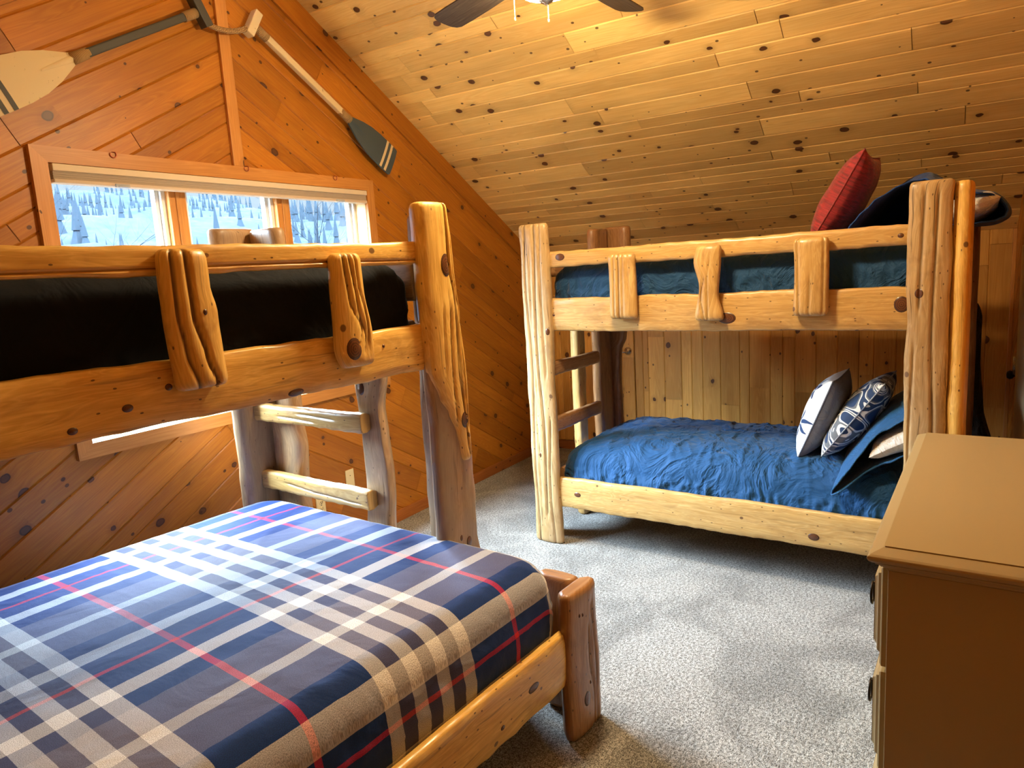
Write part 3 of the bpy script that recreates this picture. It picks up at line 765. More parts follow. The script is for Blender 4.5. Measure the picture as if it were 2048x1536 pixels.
picket(add, FR, 1.122, -.002, 1.345, 1.715, .13, 132, 'log_s', [([(0, -.02), (.12, -.035), (.25, -.01)], .005, .01), ([(0, .0), (.2, .0), (.34, .02)], .004, .008)], prof=([(0, -.01), (.17, .022), (.29, -.004), (.37, .012)], [(0, .01), (.14, -.014), (.3, .0), (.37, .002)]))
picket(add, FR, 1.597, -.002, 1.362, 1.715, .148, 133, 'log_s', [([(0, -.05), (.35, -.055)], .004, .009), ([(.0, -.005), (.2, .0)], .005, .01), ([(.0, .055), (.35, .058)], .004, .007)])
erail(.2, .85, .225, .418, .09, 1, 'end_rail', 14); erail(.2, .85, 1.285, 1.482, .09, 1, 'end_rail', 15); erail(.2, .85, 1.60, 1.745, .09, 1, 'end_rail', 16)
erail(.2, .9, .225, .418, LR-.09, -1, 'end_rail', 17); erail(.2, .9, 1.285, 1.482, LR-.09, -1, 'end_rail', 18); erail(.2, .9, 1.60, 1.70, LR-.09, -1, 'end_rail', 19)
add(slab(1.30, .10, .06, FR(.035, .565, 0), Z_, FR.e2, FR.e1, 120, wob=.012), 'ladder_upright', 'log_s')
add(slab(.62, .088, .055, FR(.10, .08, 1.052), FR.e2, Z_, FR.e1, 121, scal=.006, sper=.08, endr=.012, pw=8., bulge=.002, wob=.004), 'ladder_rung', 'log_d')
add(slab(.62, .09, .055, FR(.10, .085, .71), FR.e2, Z_, FR.e1, 122, scal=.006, sper=.08, endr=.012, pw=8., bulge=.002, wob=.004), 'ladder_rung', 'log_d')
for z in (.26, 1.32):
    m = MB(); m.face([FR(.1, .07, z), FR(2.1, .07, z), FR(2.1, 1.02, z), FR(.1, 1.02, z)]); m.face([FR(.1, .07, z-.012), FR(.1, 1.02, z-.012), FR(2.1, 1.02, z-.012), FR(2.1, .07, z-.012)])
    for a, b in (((.1, .07), (2.1, .07)), ((2.1, .07), (2.1, 1.02)), ((2.1, 1.02), (.1, 1.02)), ((.1, 1.02), (.1, .07))): m.face([FR(*a, z), FR(*a, z-.012), FR(*b, z-.012), FR(*b, z)])
    add(m, 'bunk_board', 'log_d').data.materials[0] = M['ply']

# ---- left bunk: wide plaid bed below, narrow bunk above, u from -2.2 (left) to 0 (right), w towards the gable
FL = Frame((2.165, 1.065, 0), -4.5)
root, add, post, rail, erail = bunk(FL, 2.2, 1.85, {'seed': 200})
tag(root, 'amber carved log bunk bed under the window with a wider plaid bed below', 'bunk bed', 'log bunk beds')
LL = -2.2
low_prof = ([(0, 0), (.3, -.002), (.54, .004)], [(0, .002), (.2, .008), (.5, -.006)])
post(0, 0, -1, 1, .545, 1, ('log_d', 'log_d'), [([(0, .03), (.13, .035), (.27, .012), (.42, .012)], .005, .011), ([(.0, .055), (.25, .06), (.5, .04)], .006, .011), ([(.27, .03), (.5, .028)], .004, .008)], prof=low_prof, knots=[(.135, -.02, .028, .02), (.46, -.045, .007, .004), (.455, -.025, .007, .004), (.33, .012, .007, .004), (.185, .005, .007, .004)], wa=.205, wb=.235, cover='A')
post(LL, 0, 1, 1, .545, 2, ('log_d', 'log_d'))
fp = ([(0, .01), (.55, -.008), (.7, .006), (1.2, 0), (1.9, .005)], [(0, .012), (.42, .016), (.5, .03), (.62, .012), (.95, .008), (1.25, .016), (1.5, -.012), (1.9, -.04)])
pp = post(0, .55, -1, 1, 1.900, 3, ('log_g', 'log_g'), prof=([(0, .01), (.55, -.008), (.7, .006), (1.2, .004), (1.9, .012)], [(0, .012), (.42, .016), (.5, .03), (.62, .012), (.95, .004), (1.25, .006), (1.5, -.016), (1.9, -.044)]),
     knots=[(.60, -.055, .022, .018), (.60, .035, .022, .016), (.63, -.01, .012, .008), (.42, .0, .03, .006), (.42, .018, .03, .006)], wa=.205, wb=.22, cover='A')
UP = .93      # the round half starts this high
add(slab(1.912-UP, .20, .075, FL(-.105, .572, UP), Z_, FL.e1, -FL.e2, 303, wob=.004, bulge=.012, fn=40, endr=.02,
     grooves=[([(0, .075), (.07, .06), (.37, .04), (.62, .045), (.77, .02), (.98, .02)], .006, .016), ([(.1, .08), (.27, .07), (.57, .07), (.77, .045), (.98, .045)], .004, .013),
              ([(.12, .01), (.37, .0), (.62, .012)], .005, .012), ([(.3, -.045), (.4, -.035), (.62, -.03)], .004, .008), ([(.1, .072), (.2, .07), (.57, .08)], .004, .011), ([(.2, .055), (.45, .052), (.66, .058)], .004, .010)],
     prof=([(0, .125), (.06, .12), (.12, .105), (.20, .07), (.27, .03), (.36, .0), (.7, -.004), (.98, .0)], [(0, -.012), (.25, -.002), (.57, -.014), (.75, -.03), (.98, -.044)]),
     knots=[(.755, .0, .042, .026), (.165, .045, .032, .022)]), 'round_half', 'log_a', pp)
post(LL, .55, 1, 1, 1.912, 4, ('log_a', 'log_d'))
post(0, 1.88, -1, -1, 1.925, 5, ('log_g', 'log_g'), gb=(), knots=(), wa=.225, wb=.29, cover='A')
post(LL, 1.88, 1, -1, 1.925, 6, ('log_g', 'log_g'))
rail(LL+.18, -.19, .208, .412, .045, -1, 'bed_rail', 7, 'log_a', scal=.009, sper=.16, knots=[(1.62, .01, .03, .014), (1.45, -.03, .01, .008)])
rail(LL+.18, -.19, .208, .412, 1.81, 1, 'bed_rail', 8, 'log_d')
rail(LL+.18, -.19, 1.302, 1.480, .60, -1, 'bed_rail', 9, 'log_a', scal=.008, sper=.15, knots=[(1.25, -.068, .03, .012), (1.62, .03, .006, .006), (.75, -.02, .014, .01), (.62, -.05, .012, .009), (.86, .015, .01, .009)])
rail(LL+.18, -.19, 1.692, 1.775, .60, -1, 'guard_rail', 10, 'log_a', scal=.006, sper=.14, grooves=[([(0, -.022), (.7, -.024), (1.2, -.02), (1.85, -.024)], .0035, .009)])
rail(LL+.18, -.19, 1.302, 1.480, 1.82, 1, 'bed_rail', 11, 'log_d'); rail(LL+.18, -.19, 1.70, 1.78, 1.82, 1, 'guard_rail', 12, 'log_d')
picket(add, FL, -1.095, .553, 1.392, 1.757, .135, 231, 'log_a', [([(0, -.005), (.1, -.028), (.2, -.04), (.37, -.038)], .006, .014), ([(0, .05), (.08, .025), (.2, .0), (.37, -.002)], .007, .015), ([(0, .05), (.1, .02), (.16, .01)], .003, .005)],
       prof=([(0, .008), (.2, 0), (.37, .002)], [(0, .02), (.1, .014), (.2, .012), (.27, .0), (.37, -.004)]), knots=[(.2, .03, .008, .006)])
picket(add, FL, -.555, .553, 1.372, 1.737, .145, 232, 'log_a', [([(.05, .0), (.12, .02), (.22, -.02), (.37, -.03)], .005, .012), ([(.02, .02), (.1, .035), (.2, .01), (.37, -.008)], .005, .012), ([(.03, .045), (.15, .05), (.28, .02), (.37, .015)], .004, .010)],
       prof=([(0, .012), (.06, -.004), (.2, .004), (.37, .008)], [(0, .002), (.1, .006), (.25, -.014), (.37, -.018)]), knots=[(.062, -.022, .036, .028)])
# end boards at the right end
erail(.18, 1.66, .208, .405, -.085, -1, 'end_rail', 13, 'log_s')
erail(.73, 1.66, 1.302, 1.480, -.085, -1, 'end_rail', 14, 'log_d'); erail(.70, 1.66, 1.555, 1.700, -.085, -1, 'end_rail', 15, 'log_g', knots=[(.1, .0, .014, .01), (.06, -.02, .016, .012)])
erail(.73, 1.66, 1.302, 1.480, LL+.085, 1, 'end_rail', 16, 'log_d'); erail(.73, 1.66, 1.56, 1.70, LL+.085, 1, 'end_rail', 17, 'log_d')
add(slab(1.30, .15, .06, FL(-.04, 1.055, 0), Z_, FL.e2, -FL.e1, 220, wob=.007, pw=9., bulge=.002, prof=([(0, 0), (.55, .008), (.8, -.005), (1.1, .02), (1.25, -.02)], [(0, 0), (.4, .012), (.9, -.01), (1.3, .01)]), knots=[(1.19, .04, .03, .022)]), 'ladder_upright', 'log_g')
add(slab(.82, .092, .055, FL(-.10, 1.05, 1.045), FL.e2, Z_, -FL.e1, 221, scal=.007, sper=.085, endr=.006, pw=9., bulge=.002, wob=.004, grooves=[([(.15, .006), (.45, .016)], .004, .009), ([(.3, -.016), (.6, -.006)], .004, .009)]), 'ladder_rung', 'log_s')
add(slab(.84, .096, .055, FL(-.10, 1.05, .705), FL.e2, Z_, -FL.e1, 222, scal=.007, sper=.085, endr=.006, pw=9., bulge=.002, wob=.004, grooves=[([(.02, -.02), (.3, -.012), (.6, .006)], .004, .009)]), 'ladder_rung', 'log_s')
for z, w0, w1 in ((.30, .07, 1.78), (1.34, .63, 1.79)):
    m = MB(); m.face([FL(-2.1, w0, z), FL(-.11, w0, z), FL(-.11, w1, z), FL(-2.1, w1, z)]); m.face([FL(-2.1, w0, z-.012), FL(-2.1, w1, z-.012), FL(-.11, w1, z-.012), FL(-.11, w0, z-.012)])
    for a, b in (((-2.1, w0), (-.11, w0)), ((-.11, w0), (-.11, w1)), ((-.11, w1), (-2.1, w1)), ((-2.1, w1), (-2.1, w0))): m.face([FL(*a, z), FL(*a, z-.012), FL(*b, z-.012), FL(*b, z)])
    add(m, 'bunk_board', 'log_d').data.materials[0] = M['ply']

# ---------------------------------------------------------------- mattresses in their sheets
def mattress(F, u0, u1, w0, w1, zt, zb, mat, name, label, seed, r=.09, rc=.09, crown=.02, wr=.006, sidewr=.006, bulge=.012, rings=64, nth=520, folds=0.):
    cu, cw = (u0+u1)/2, (w0+w1)/2; hu, hw = (u1-u0)/2, (w1-w0)/2
    # boundary of the rounded rectangle, evenly spaced
    segs = []
    a, b = hu-rc, hw-rc; per = 4*(a+b)+2*math.pi*rc
    def bd(t):
        t = (t % 1)*per
        for L, fn in ((2*b, lambda x: ((hu, -b+x), (1, 0))), (math.pi*rc/2, lambda x: ((a+rc*math.cos(x/rc), b+rc*math.sin(x/rc)), (math.cos(x/rc), math.sin(x/rc)))),
                      (2*a, lambda x: ((a-x, hw), (0, 1))), (math.pi*rc/2, lambda x: ((-a-rc*math.sin(x/rc), b+rc*math.cos(x/rc)), (-math.sin(x/rc), math.cos(x/rc)))),
                      (2*b, lambda x: ((-hu, b-x), (-1, 0))), (math.pi*rc/2, lambda x: ((-a-rc*math.cos(x/rc), -b-rc*math.sin(x/rc)), (-math.cos(x/rc), -math.sin(x/rc)))),
                      (2*a, lambda x: ((-a+x, -hw), (0, -1))), (math.pi*rc/2, lambda x: ((a+rc*math.sin(x/rc), -b-rc*math.cos(x/rc)), (math.sin(x/rc), -math.cos(x/rc))))):
            if t <= L: return fn(t)
            t -= L
        return fn(L)
    B = [bd(k/nth) for k in range(nth)]
    rows, uvs = [], []; H = zt-zb
    def wrink(x, y, z):
        q = Vector((x*3.1+seed, y*3.1, z*3)); q2 = q+Vector((noise.noise(q*1.3), noise.noise(q*1.3+Vector((5, 5, 5))), 0))*.9
        n1 = noise.noise(q2*1.2); n2 = noise.noise(q2*2.9)
        f = noise.noise(Vector((x*6.5+y*2.+seed, y*1.6-x*.9, z*1.5+4)))+.5*noise.noise(Vector((x*15+seed, y*3.5+x*3, z*2)))
        q3 = Vector((x*9-y*5+seed, y*9+x*4, 2)); f2 = noise.noise(q3+Vector((noise.noise(q3*.4), noise.noise(q3*.4+Vector((3, 3, 3))), 0))*2.5)
        return (1-min(1, abs(n1)*4))*.7+n2*.4+folds*((1-min(1, abs(f)*5))*.8+(1-min(1, abs(f2)*5))*.55)
    top = []
    for i in range(rings+1):
        k = (i/rings); k = 1-(1-k)**1.6 if k < 1 else 1.; top.append(k)
    for k in top:
        row, ur = [], []
        for (x, y), (nx, ny) in B:
            px, py = x*k, y*k; e = min(hu-abs(px), hw-abs(py)) if k < 1 else 0
            e = (1-k)*min(hu, hw) if e > (1-k)*min(hu, hw)*2 else e
            e = max(0, min(e, (1-k)*max(hu, hw)))
            dz = -(r-math.sqrt(max(0, r*r-(r-min(e, r))**2)))+crown*(1-(px/hu)**2)*(1-(py/hw)**2)
            ins = 0
            dz += wr*wrink(px, py, 0)
            row.append(F(cu+px, cw+py, zt+dz)); ur.append((cu+px, cw+py))
        ur.append(ur[0]); rows.append(row); uvs.append(ur)
    ns_ = 16
    for i in range(1, ns_+1):
        t = i/ns_; d = r*1.0+(H-r)*t if False else r+(H-r)*t
        row, ur = [], []
        for (x, y), (nx, ny) in B:
            out = bulge*math.sin(math.pi*min(1, t*1.05))+sidewr*wrink(x*1.6, y*1.6, t*.6)*math.sin(math.pi*min(1, t+.15))
            if i == ns_: out -= .03
            row.append(F(cu+x+nx*out, cw+y+ny*out, zt-d)); s_ = .57*r+(H-r)*t
            ur.append((cu+x+nx*s_, cw+y+ny*s_))
        ur.append(ur[0]); rows.append(row); uvs.append(ur)
    m = MB(); m.grid(rows, uvs, True); b0 = (len(rows)-1)*nth; m.cap([b0+k for k in range(nth)][::-1])
    o = m.build(name, mat); tag(o, label, 'mattress'); return o
mattress(FL, -2.08, -.115, .085, 1.755, .645, .315, M['plaid'], 'mattress', 'wide mattress in a blue and red plaid fitted sheet on the lower left bed', 3, r=.10, rc=.12, crown=.03, wr=.0028, sidewr=.006, folds=.35)
mattress(FL, -2.08, -.12, .65, 1.78, 1.70, 1.345, M['navy'], 'mattress', 'mattress in a near-black navy sheet on the upper left bunk', 7, r=.09, rc=.13, crown=.01, wr=.006, sidewr=.008, bulge=.0)
mattress(FR, .135, 2.07, .09, 1.015, .60, .272, M['blue'], 'mattress', 'mattress under smooth blue bedding on the lower right bunk', 12, r=.13, rc=.16, crown=.05, wr=.008, sidewr=.014, folds=1.25)
mattress(FR, .125, 2.07, .10, 1.015, 1.66, 1.325, M['blue_up'], 'mattress', 'mattress in wrinkled blue sheets on the upper right bunk', 17, r=.08, rc=.12, crown=.02, wr=.008, sidewr=.013, bulge=-.005, folds=1.)

# ---------------------------------------------------------------- pillows
def pillow(name, W, H, T, mats, M4, label, seed, flange=0, pinch=.08, wr=.006, cat='pillow', group=None, n=44, pow_=.42, split=False, open_end=False):
    """in local x (width), y (height), z (thickness); M4 world matrix"""
    root = empty(name); root.matrix_world = M4; tag(root, label, cat, group)
    def side(sg):
        rows, uvs = [], []
        for i in range(n+1):
            b = -1+2*i/n; b = math.copysign(abs(b)**.8, b); row, ur = [], []
            for j in range(n+1):
                a = -1+2*j/n; a = math.copysign(abs(a)**.8, a)
                x = a*W/2*(1-pinch*(1-b*b)*abs(a)**3); y = b*H/2*(1-pinch*(1-a*a)*abs(b)**3)
                q = max(0, (1-a*a))*max(0, (1-b*b)); z = sg*T/2*q**pow_
                e = min(1, q*5)
                pv = Vector((x*7+seed, y*7, sg*2)); z += sg*wr*e*(noise.noise(pv)+.5*noise.noise(pv*2.6))
                # puckers radiating from the corners
                for cx in (-1, 1):
                    for cy in (-1, 1):
                        dx, dy = a-cx, b-cy; rr_ = math.hypot(dx, dy)
                        if rr_ < .8: z += sg*.35*wr*math.sin(math.atan2(dy, dx)*14+seed)*e*(1-rr_/.8)
                row.append((x, y, z)); ur.append((x, y))
            rows.append(row if sg > 0 else row); uvs.append(ur)
        return rows, uvs
    m = MB(); r, u = side(1); m.grid(r, u, mi=0)
    r2, u2 = side(-1); m.grid([row[::-1] for row in r2], [row[::-1] for row in u2], mi=1 if len(mats) > 1 else 0)
    m.build('cover', list(mats), root)
    m = MB(); edge = []
    for k in range(80):
        t = k/20; s_, f = int(t), t % 1
        a, b = ((-1+2*f, -1), (1, -1+2*f), (1-2*f, 1), (-1, 1-2*f))[s_]
        edge.append((a*W/2*(1-pinch*(1-b*b)*abs(a)**3), b*H/2*(1-pinch*(1-a*a)*abs(b)**3), 0))
    edge.append(edge[0]); m.tube(edge, .0035, 6, cap=False); m.build('piping', mats[-1], root)
    return root
def place(F, u, w, z, yaw, tilt, roll=0):
    """local y axis points up, local z is the face normal pointing to -u ; yaw turns about vertical, tilt leans back towards +u"""
    base = Matrix((F.e2, Vector((0, 0, 1)), F.e1*1)).transposed()      # x->e2, y->Z, z->+e1
    base = Matrix(((F.e2.x, 0, -F.e1.x), (F.e2.y, 0, -F.e1.y), (0, 1, 0)))   # x->e2, y->Z, z->-e1
    m = Matrix.Rotation(R(yaw), 3, 'Z') @ base @ Matrix.Rotation(R(-tilt), 3, 'X') @ Matrix.Rotation(R(roll), 3, 'Z')
    m = m.to_4x4(); m.translation = F(u, w, z); return m
def case(name, F, sec, w0, w1, mat, label, seed, droop=0., close=.12, tuck=.5):
    """pillow slip, open at its near end (w0): sec is the closed outline in (u, z)"""
    cu = sum(p[0] for p in sec)/len(sec); cz = sum(p[1] for p in sec)/len(sec); n = len(sec); P = []
    ua, z0 = min(sec); ub, z1 = max(sec); z0 += .01; z1 -= .02
    for i in range(n):                      # smooth closed outline
        a, b, c, d = sec[i-1], sec[i], sec[(i+1) % n], sec[(i+2) % n]
        for k in range(10):
            t = k/10; P.append(tuple(.5*((2*b[q])+(-a[q]+c[q])*t+(2*a[q]-5*b[q]+4*c[q]-d[q])*t*t+(-a[q]+3*b[q]-3*c[q]+d[q])*t**3) for q in (0, 1)))
    rows = []; N = 34
    for i in range(N+1):
        t = i/N; w_ = w0+(w1-w0)*t; e = 1.
        if t > 1-close: e = math.sqrt(max(0., 1-((t-1+close)/close)**2))
        fl = 1+.05*sstep(.14, 0, t)-.05*math.exp(-((t-.16)/.03)**2)
        row = []
        for k, (u, z) in enumerate(P):
            k_ = 1-tuck*(1-sstep(0, .42, t)); zl = z0+(z1-z0)*(u-ua)/(ub-ua); zz = z if z < zl else zl+(z-zl)*k_
            left = sstep(cu, ua, u); fl = 1-.03*math.exp(-((t-.16)/.03)**2)*(tuck > 0)
            du, dz = (u-cu)*e*fl, (zz-cz)*(.25+.75*e)*fl if e > .05 else (zz-cz)*.25
            q = Vector((u*5+seed, w_*5, z*5)); nn = .010*noise.noise(q*1.3)+.006*noise.noise(q*3.1)+.012*max(0, 1-t*5)*noise.noise(Vector((k*.22+seed, 1, 0)))
            L_ = math.hypot(u-cu, z-cz)
            row.append(F(cu+du+(u-cu)/L_*nn, w_-.08*left*(1-t)**3+.02*noise.noise(Vector((k*.12, seed, 0)))*(1-t), cz+dz+(z-cz)/L_*nn-droop*(1-t)**2*sstep(cu, cu-.25, u)))
        rows.append(row)
    m = MB(); m.grid(rows, None, True); n_ = len(P); m.cap([N*n_+k for k in range(n_)])
    root = empty(name, F(cu, w0, cz)); tag(root, label, 'pillow')
    o = R_(root, m, 'pillowcase', [mat]); sd = o.modifiers.new('hem', 'SOLIDIFY'); sd.thickness = .006; sd.offset = -1
    return root
def inner(parent, F, u, w, z, W, H, T, tilt, mat, seed, name='pillow_filling'):
    t = pillow(name, W, H, T, (mat,), place(F, u, w, z, 0, tilt, 0), None, seed, wr=.012)
    mw = t.matrix_world.copy()
    for c in list(t.children):
        if c.name.startswith('cover'): c.name = name; c.parent = parent; c.matrix_parent_inverse = Matrix.Translation(-Vector(parent.location)); c.matrix_basis = mw
        else: bpy.data.objects.remove(c)
    bpy.data.objects.remove(t)
# lower right bunk
pillow('throw_pillow', .43, .43, .18, (M['floral'], M['greyblue']), place(FR, 1.575, .42, .825, 0, 22, 0), 'white pillow with navy flowers and a slate grey back leaning on the lower right bunk', 2, cat='pillow')
pillow('throw_pillow', .43, .46, .17, (M['damask'],), place(FR, 1.745, .40, .835, 0, 36, 0), 'navy, grey and white scroll-patterned pillow behind the white flowered one', 5, cat='pillow')
pc = case('bed_pillow', FR, [(1.69, .645), (1.735, .73), (1.82, .83), (1.92, .915), (2.02, .965), (2.08, .93), (2.075, .84), (2.02, .75), (1.93, .68), (1.80, .65)], .075, .74, M['blue_p'], 'plain blue bed pillow with an open slip on the lower right bunk', 9, droop=.13, tuck=.62)
inner(pc, FR, 1.97, .30, .775, .50, .30, .13, 60, M['white_cloth'], 13)
# upper right bunk
pillow('throw_pillow', .45, .46, .18, (M['red'],), place(FR, 1.665, .42, 1.895, 0, 30, 0), 'red chenille throw pillow on the upper right bunk', 21, cat='pillow')
pc = case('bed_pillow', FR, [(1.72, 1.74), (1.80, 1.86), (1.90, 1.95), (2.00, 1.99), (2.07, 1.95), (2.17, 1.895), (2.27, 1.865), (2.32, 1.80), (2.31, 1.745), (2.22, 1.725), (2.05, 1.735), (1.88, 1.735)], .25, .92, M['royal'], 'royal blue bed pillow jutting past the end of the upper right bunk', 25, tuck=.22)
inner(pc, FR, 2.15, .46, 1.79, .46, .30, .12, 74, M['white_cloth'], 33)

# dark blanket hanging behind the right bunk's end post
def blanket():
    m = MB(); rows = []
    for i in range(34):
        t = i/33; row = []
        for k in range(36):
            th = 2*math.pi*k/36; r = interp([(0, .26), (.25, .16), (.45, .2), (.6, .13), (.85, .13), (1, .09)], t)*(1+.22*nz(math.cos(th)*1.6, math.sin(th)*1.6, t*5)); 
            z = interp([(0, .01), (.2, .12), (1, 1.3)], t); row.append(Vector((4.88+r*.6*math.cos(th), -.02+r*.9*math.sin(th), z)))
        rows.append(row)
    m.grid(rows, None, True); m.cap(list(range(36))[::-1]); m.cap([33*36+k for k in range(36)])
    return m
tag(blanket().build('blanket', M['dark_cloth']), 'dark blanket bundled behind the end post of the right bunk', 'blanket')

# ---------------------------------------------------------------- dresser
FD = Frame((1.72, .157, 0), -2.2)      # e1 towards the far end; -e2 towards the right wall
def dresser():
    L, D, H = 1.25, .395, .97
    root = empty('dresser', FD.o, FD.a); tag(root, 'khaki painted dresser with moulded top and ring pulls against the right wall', 'dresser')
    mw = Matrix.Translation(FD.o) @ Matrix.Rotation(FD.a, 4, 'Z')
    def A(m, name, mat, bevel=0, parent=None):
        o = m.build(name, mat, None, bevel); o.parent = parent or root; return o     # geometry is in local coordinates
    def ring(u0, u1, w0, w1, prof):
        """stack of rectangles: prof [(inset, z)]"""
        m = MB(); rows = []
        for i, z in prof: rows.append([(u0+i, w1-i, z), (u1-i, w1-i, z), (u1-i, w0+i, z), (u0+i, w0+i, z)])
        m.grid(rows, None, True, smooth=False); m.cap([0, 1, 2, 3]); n = (len(prof)-1)*4; m.cap([n+3, n+2, n+1, n]); return m
    # side faces: the top has a raised field with a bevelled lip
    A(ring(0, L, -D, 0, [(.010, H-.036), (.003, H-.031), (0, H-.024), (.001, H-.019), (.006, H-.015), (.030, H-.0035), (.034, H-.0025), (.034, H)]), 'top', M['dresser'], .0015)
    A(ring(.01, L-.01, -D, -.01, [(.030, H-.062), (.026, H-.058), (.024, H-.053), (.016, H-.049), (.012, H-.044), (.006, H-.041), (.004, H-.036)]), 'moulding', M['dresser'], .0015)
    m = MB(); m.box(.045, L-.045, -D, -.048, .06, H-.06); m.box(.045, .10, -D, -.040, 0, H-.06); m.box(L-.10, L-.045, -D, -.040, 0, H-.06)
    A(m, 'body', M['dresser'], .002)
    m = MB(); m.box(.101, L-.101, -.075, -.045, .02, .085); A(m, 'plinth', M['dresser'], .003)
    cols = ((.06, L/2-.006), (L/2+.006, L-.06)); rows = ((.652, .905), (.375, .638), (.10, .361))
    for a, b in cols:
        for z0, z1 in rows:
            m = MB()
            for i, (ins, y) in enumerate(((0, -.048), (0, -.034))): pass
            m2 = []
            prof = [(0, -.048), (0, -.028), (.005, -.024), (.022, -.024), (.026, -.016), (.030, -.014), (.036, -.014), (.044, -.006)]
            rows_ = [[(a+i, y, z0+i), (b-i, y, z0+i), (b-i, y, z1-i), (a+i, y, z1-i)][::-1] for i, y in prof]
            m.grid(rows_, None, True, smooth=False); n = (len(prof)-1)*4; m.cap([n, n+1, n+2, n+3][::-1])
            d = A(m, 'drawer', M['dresser'], .001)
            for hx in (a+(b-a)*.22, a+(b-a)*.78):
                h = MB(); zc = (z0+z1)/2+.03; y = -.006
                h.lathe([(0, .006), (.012, .006), (.016, .002), (.016, 0)], (hx, y, zc), 16, ax=Matrix.Rotation(R(-90), 4, 'X'))
                h.tube([(hx, y, zc), (hx, y+.016, zc)], .004, 8)
                h.tube([(hx+.026*math.sin(t), y+.014, zc-.026+.028*math.cos(t)) for t in [2*math.pi*k/20 for k in range(21)]], .0032, 8, cap=False)
                o = h.build('ring_pull', M['pull']); o.parent = d
dresser()

# ---------------------------------------------------------------- ceiling fan
def fan():
    cx, cy = 2.50, 1.335; root = empty('ceiling_fan', (cx, cy, RZ)); tag(root, 'ceiling fan with weathered dark blades, lit glass bowl and two pull chains', 'ceiling fan')
    zb = 2.785
    m = MB(); m.lathe([(0, RZ-.02), (.075, RZ-.02), (.075, RZ-.07), (.03, RZ-.11), (.013, RZ-.12)], (cx, cy, 0)); R_(root, m, 'canopy', M['nickel'])
    m = MB(); m.tube([(cx, cy, RZ-.1), (cx, cy, zb+.1)], .013, 14); R_(root, m, 'downrod', M['nickel'])
    m = MB(); m.lathe([(.013, zb+.14), (.05, zb+.12), (.10, zb+.08), (.115, zb+.03), (.11, zb-.02), (.085, zb-.05), (.06, zb-.06), (.06, zb-.09), (0, zb-.09)], (cx, cy, 0), 40); R_(root, m, 'motor', M['nickel'])
    m = MB(); m.lathe([(.062, zb-.055), (.125, zb-.06), (.132, zb-.07), (.12, zb-.10), (.09, zb-.125), (.045, zb-.141), (.012, zb-.145), (0, zb-.145)], (cx, cy, 0), 40); R_(root, m, 'glass_bowl', M['lampglass'])
    m = MB(); m.lathe([(0, zb-.143), (.026, zb-.143), (.03, zb-.147), (.022, zb-.155), (.01, zb-.158), (.008, zb-.164), (0, zb-.167)], (cx, cy, 0), 24); R_(root, m, 'finial', M['nickel'])
    for (dx, dy, z0, z1) in ((-.01, .135, zb-.05, 2.60), (.0, -.005, zb-.15, 2.565)):
        m = MB(); z = z0
        while z > z1: m.lathe([(0, .0022), (.002, .001), (.002, -.001), (0, -.0022)], (cx+dx, cy+dy, z), 6); z -= .005
        m.lathe([(0, .007), (.003, .005), (.0034, -.005), (0, -.007)], (cx+dx, cy+dy, z1), 8); R_(root, m, 'pull_chain', M['plate'])
    for k in range(5):
        a = R(-4+72*k); ca, sa = math.cos(a), math.sin(a); pit = R(12)
        def P(r, t, z=0):
            zz = zb-.01+z+t*math.sin(pit); tt = t*math.cos(pit); return (cx+r*ca-tt*sa, cy+r*sa+tt*ca, zz)
        prof = [(.17, .045), (.22, .055), (.32, .062), (.45, .068), (.60, .071), (.69, .070), (.715, .060), (.728, .042), (.732, .02)]
        m = MB(); rows, uvs = [], []
        for r, h in prof:
            skew = 0; row = [P(r, -h, -.003), P(r, 0, -.0035), P(r, h, -.003), P(r, h, .003), P(r, 0, .0035), P(r, -h, .003)]
            rows.append(row); uvs.append([(r, -h), (r, 0), (r, h), (r, h+.01), (r, 0), (r, -h), (r, -h-.01)])
        b0 = m.grid(rows, uvs, True, smooth=False); m.cap([b0+i for i in range(6)][::-1]); e = b0+(len(prof)-1)*6; m.cap([e+i for i in range(6)])
        o = R_(root, m, 'blade', M['blade'])
        m = MB(); m.tube([P(.09, 0, .0), P(.14, 0, -.012), P(.20, 0, -.006)], [.012, .01, .008], 8); m.tube([P(.20, 0, -.007), P(.24, .02, -.007)], .007, 6); m.tube([P(.20, 0, -.007), P(.24, -.02, -.007)], .007, 6)
        R_(root, m, 'blade_bracket', M['nickel'])
fan()

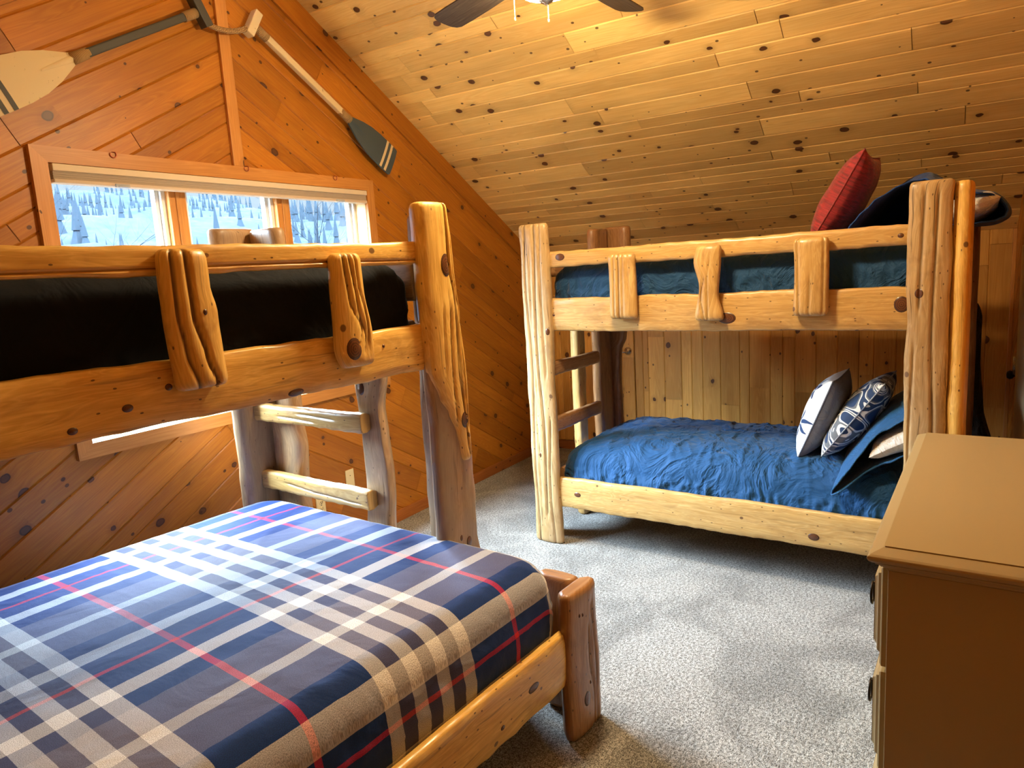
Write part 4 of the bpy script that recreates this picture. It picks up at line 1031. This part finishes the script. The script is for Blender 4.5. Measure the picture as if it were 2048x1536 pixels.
# ---------------------------------------------------------------- paddles on the gable
def paddle(p0, p1, label, cols, flip):
    """p0 = grip end, p1 = blade tip in (x,z) on the gable; hangs just clear of the wall"""
    a = Vector((p1[0]-p0[0], 0, p1[1]-p0[1])); L = a.length; a.normalize(); b = Vector((-a.z, 0, a.x))*flip; y0 = YG-.055
    root = empty('wooden_paddle', (p0[0], y0, p0[1])); tag(root, label, 'paddle', 'paddles roped together over the window')
    P = lambda l, w_, t: Vector((p0[0], y0, p0[1]))+a*l+b*w_+Vector((0, -t, 0))
    def boxl(l0, l1, w0, w1, t0, t1, name, mat, bev=.003):
        m = MB(); c = [(l, w_, t) for t in (t0, t1) for w_ in (w0, w1) for l in (l0, l1)]
        for q in ((0, 2, 3, 1), (4, 5, 7, 6), (0, 1, 5, 4), (2, 6, 7, 3), (0, 4, 6, 2), (1, 3, 7, 5)): m.face([P(*c[i]) for i in q])
        return R_(root, m, name, mat, bev)
    boxl(0, .045, -.072, .072, -.02, .03, 'grip', cols[0], .004)
    m = MB(); m.tube([P(.045, 0, 0), P(.125, 0, 0)], .023, 16); R_(root, m, 'rope_wrap', M['jute'])
    sl = L-.44
    boxl(.12, sl-.06, -.018, .018, -.016, .018, 'shaft', cols[1], .006)
    m = MB(); m.tube([P(sl-.075, 0, 0), P(sl+.01, 0, 0)], [.022, .025], 16); R_(root, m, 'rope_wrap', M['jute'])
    prof = [(0, .022), (.03, .034), (.10, .062), (.18, .083), (.26, .092), (.36, .095), (.42, .094), (.432, .088)]
    m = MB(); rows = []
    for l, h in prof:
        rows.append([P(sl+l, -h, -.006), P(sl+l, -h, .006), P(sl+l, -h*.5, .010), P(sl+l, 0, .011), P(sl+l, h*.5, .010), P(sl+l, h, .006), P(sl+l, h, -.006), P(sl+l, 0, -.01)])
    m.grid(rows, None, True, smooth=False); m.cap(list(range(8))[::-1]); m.cap([(len(prof)-1)*8+i for i in range(8)])
    bl_ = R_(root, m, 'blade', cols[2], .001)
    m = MB(); rows = [[P(sl+l, -h, .009), P(sl+l, 0, .009+h*.9), P(sl+l, h, .009)] for l, h in ((0, .016), (.08, .012), (.16, .007))]; m.grid(rows); x = m.build('ridge', cols[2]); x.parent = root; x.matrix_parent_inverse = bl_.matrix_parent_inverse
    for l0, l1 in ((.325, .345), (.368, .388)):
        hh = .0942; m = MB(); 
        rows = [[P(sl+l, -hh, .0075), P(sl+l, -hh*.5, .0112), P(sl+l, 0, .0122), P(sl+l, hh*.5, .0112), P(sl+l, hh, .0075)] for l in (l0, l1)]; m.grid(rows, smooth=False)
        R_(root, m, 'painted_stripe', cols[3])
    return P
Pa = paddle((2.355, 2.985), (1.315, 2.42), 'worn cream-bladed paddle with charcoal shaft hung left of the centre strip', (M['charcoal'], M['charcoal'], M['cream'], M['charcoal']), 1)
Pb = paddle((2.625, 3.005), (3.665, 2.385), 'worn dark-bladed paddle with cream shaft hung right of the centre strip', (M['cream'], M['cream'], M['seagrey'], M['cream']), 1)
m = MB()
for k in range(2):
    a0, b0, c0 = ((2.345, YG-.07, 2.925), (2.47, YG-.06, 2.90-.012*k), (2.605, YG-.07, 2.955)) if k else ((2.36, YG-.06, 2.93), (2.50, YG-.05, 2.905), (2.60, YG-.06, 2.965))
    pts = []
    for i in range(25):
        t = i/24; p = Vector(a0)*(1-t)**2+Vector(b0)*2*t*(1-t)+Vector(c0)*t*t; pts.append(p)
    for s_ in range(3):
        q = []
        for i in range(97):
            t = i/96; p = Vector(a0)*(1-t)**2+Vector(b0)*2*t*(1-t)+Vector(c0)*t*t; th = t*55+s_*2.094; q.append(p+Vector((0, math.cos(th), math.sin(th)))*.0055)
        m.tube(q, .0055, 6)
tag(m.build('hanging_rope', M['jute']), 'twisted jute rope looped between the two paddle grips', 'rope')
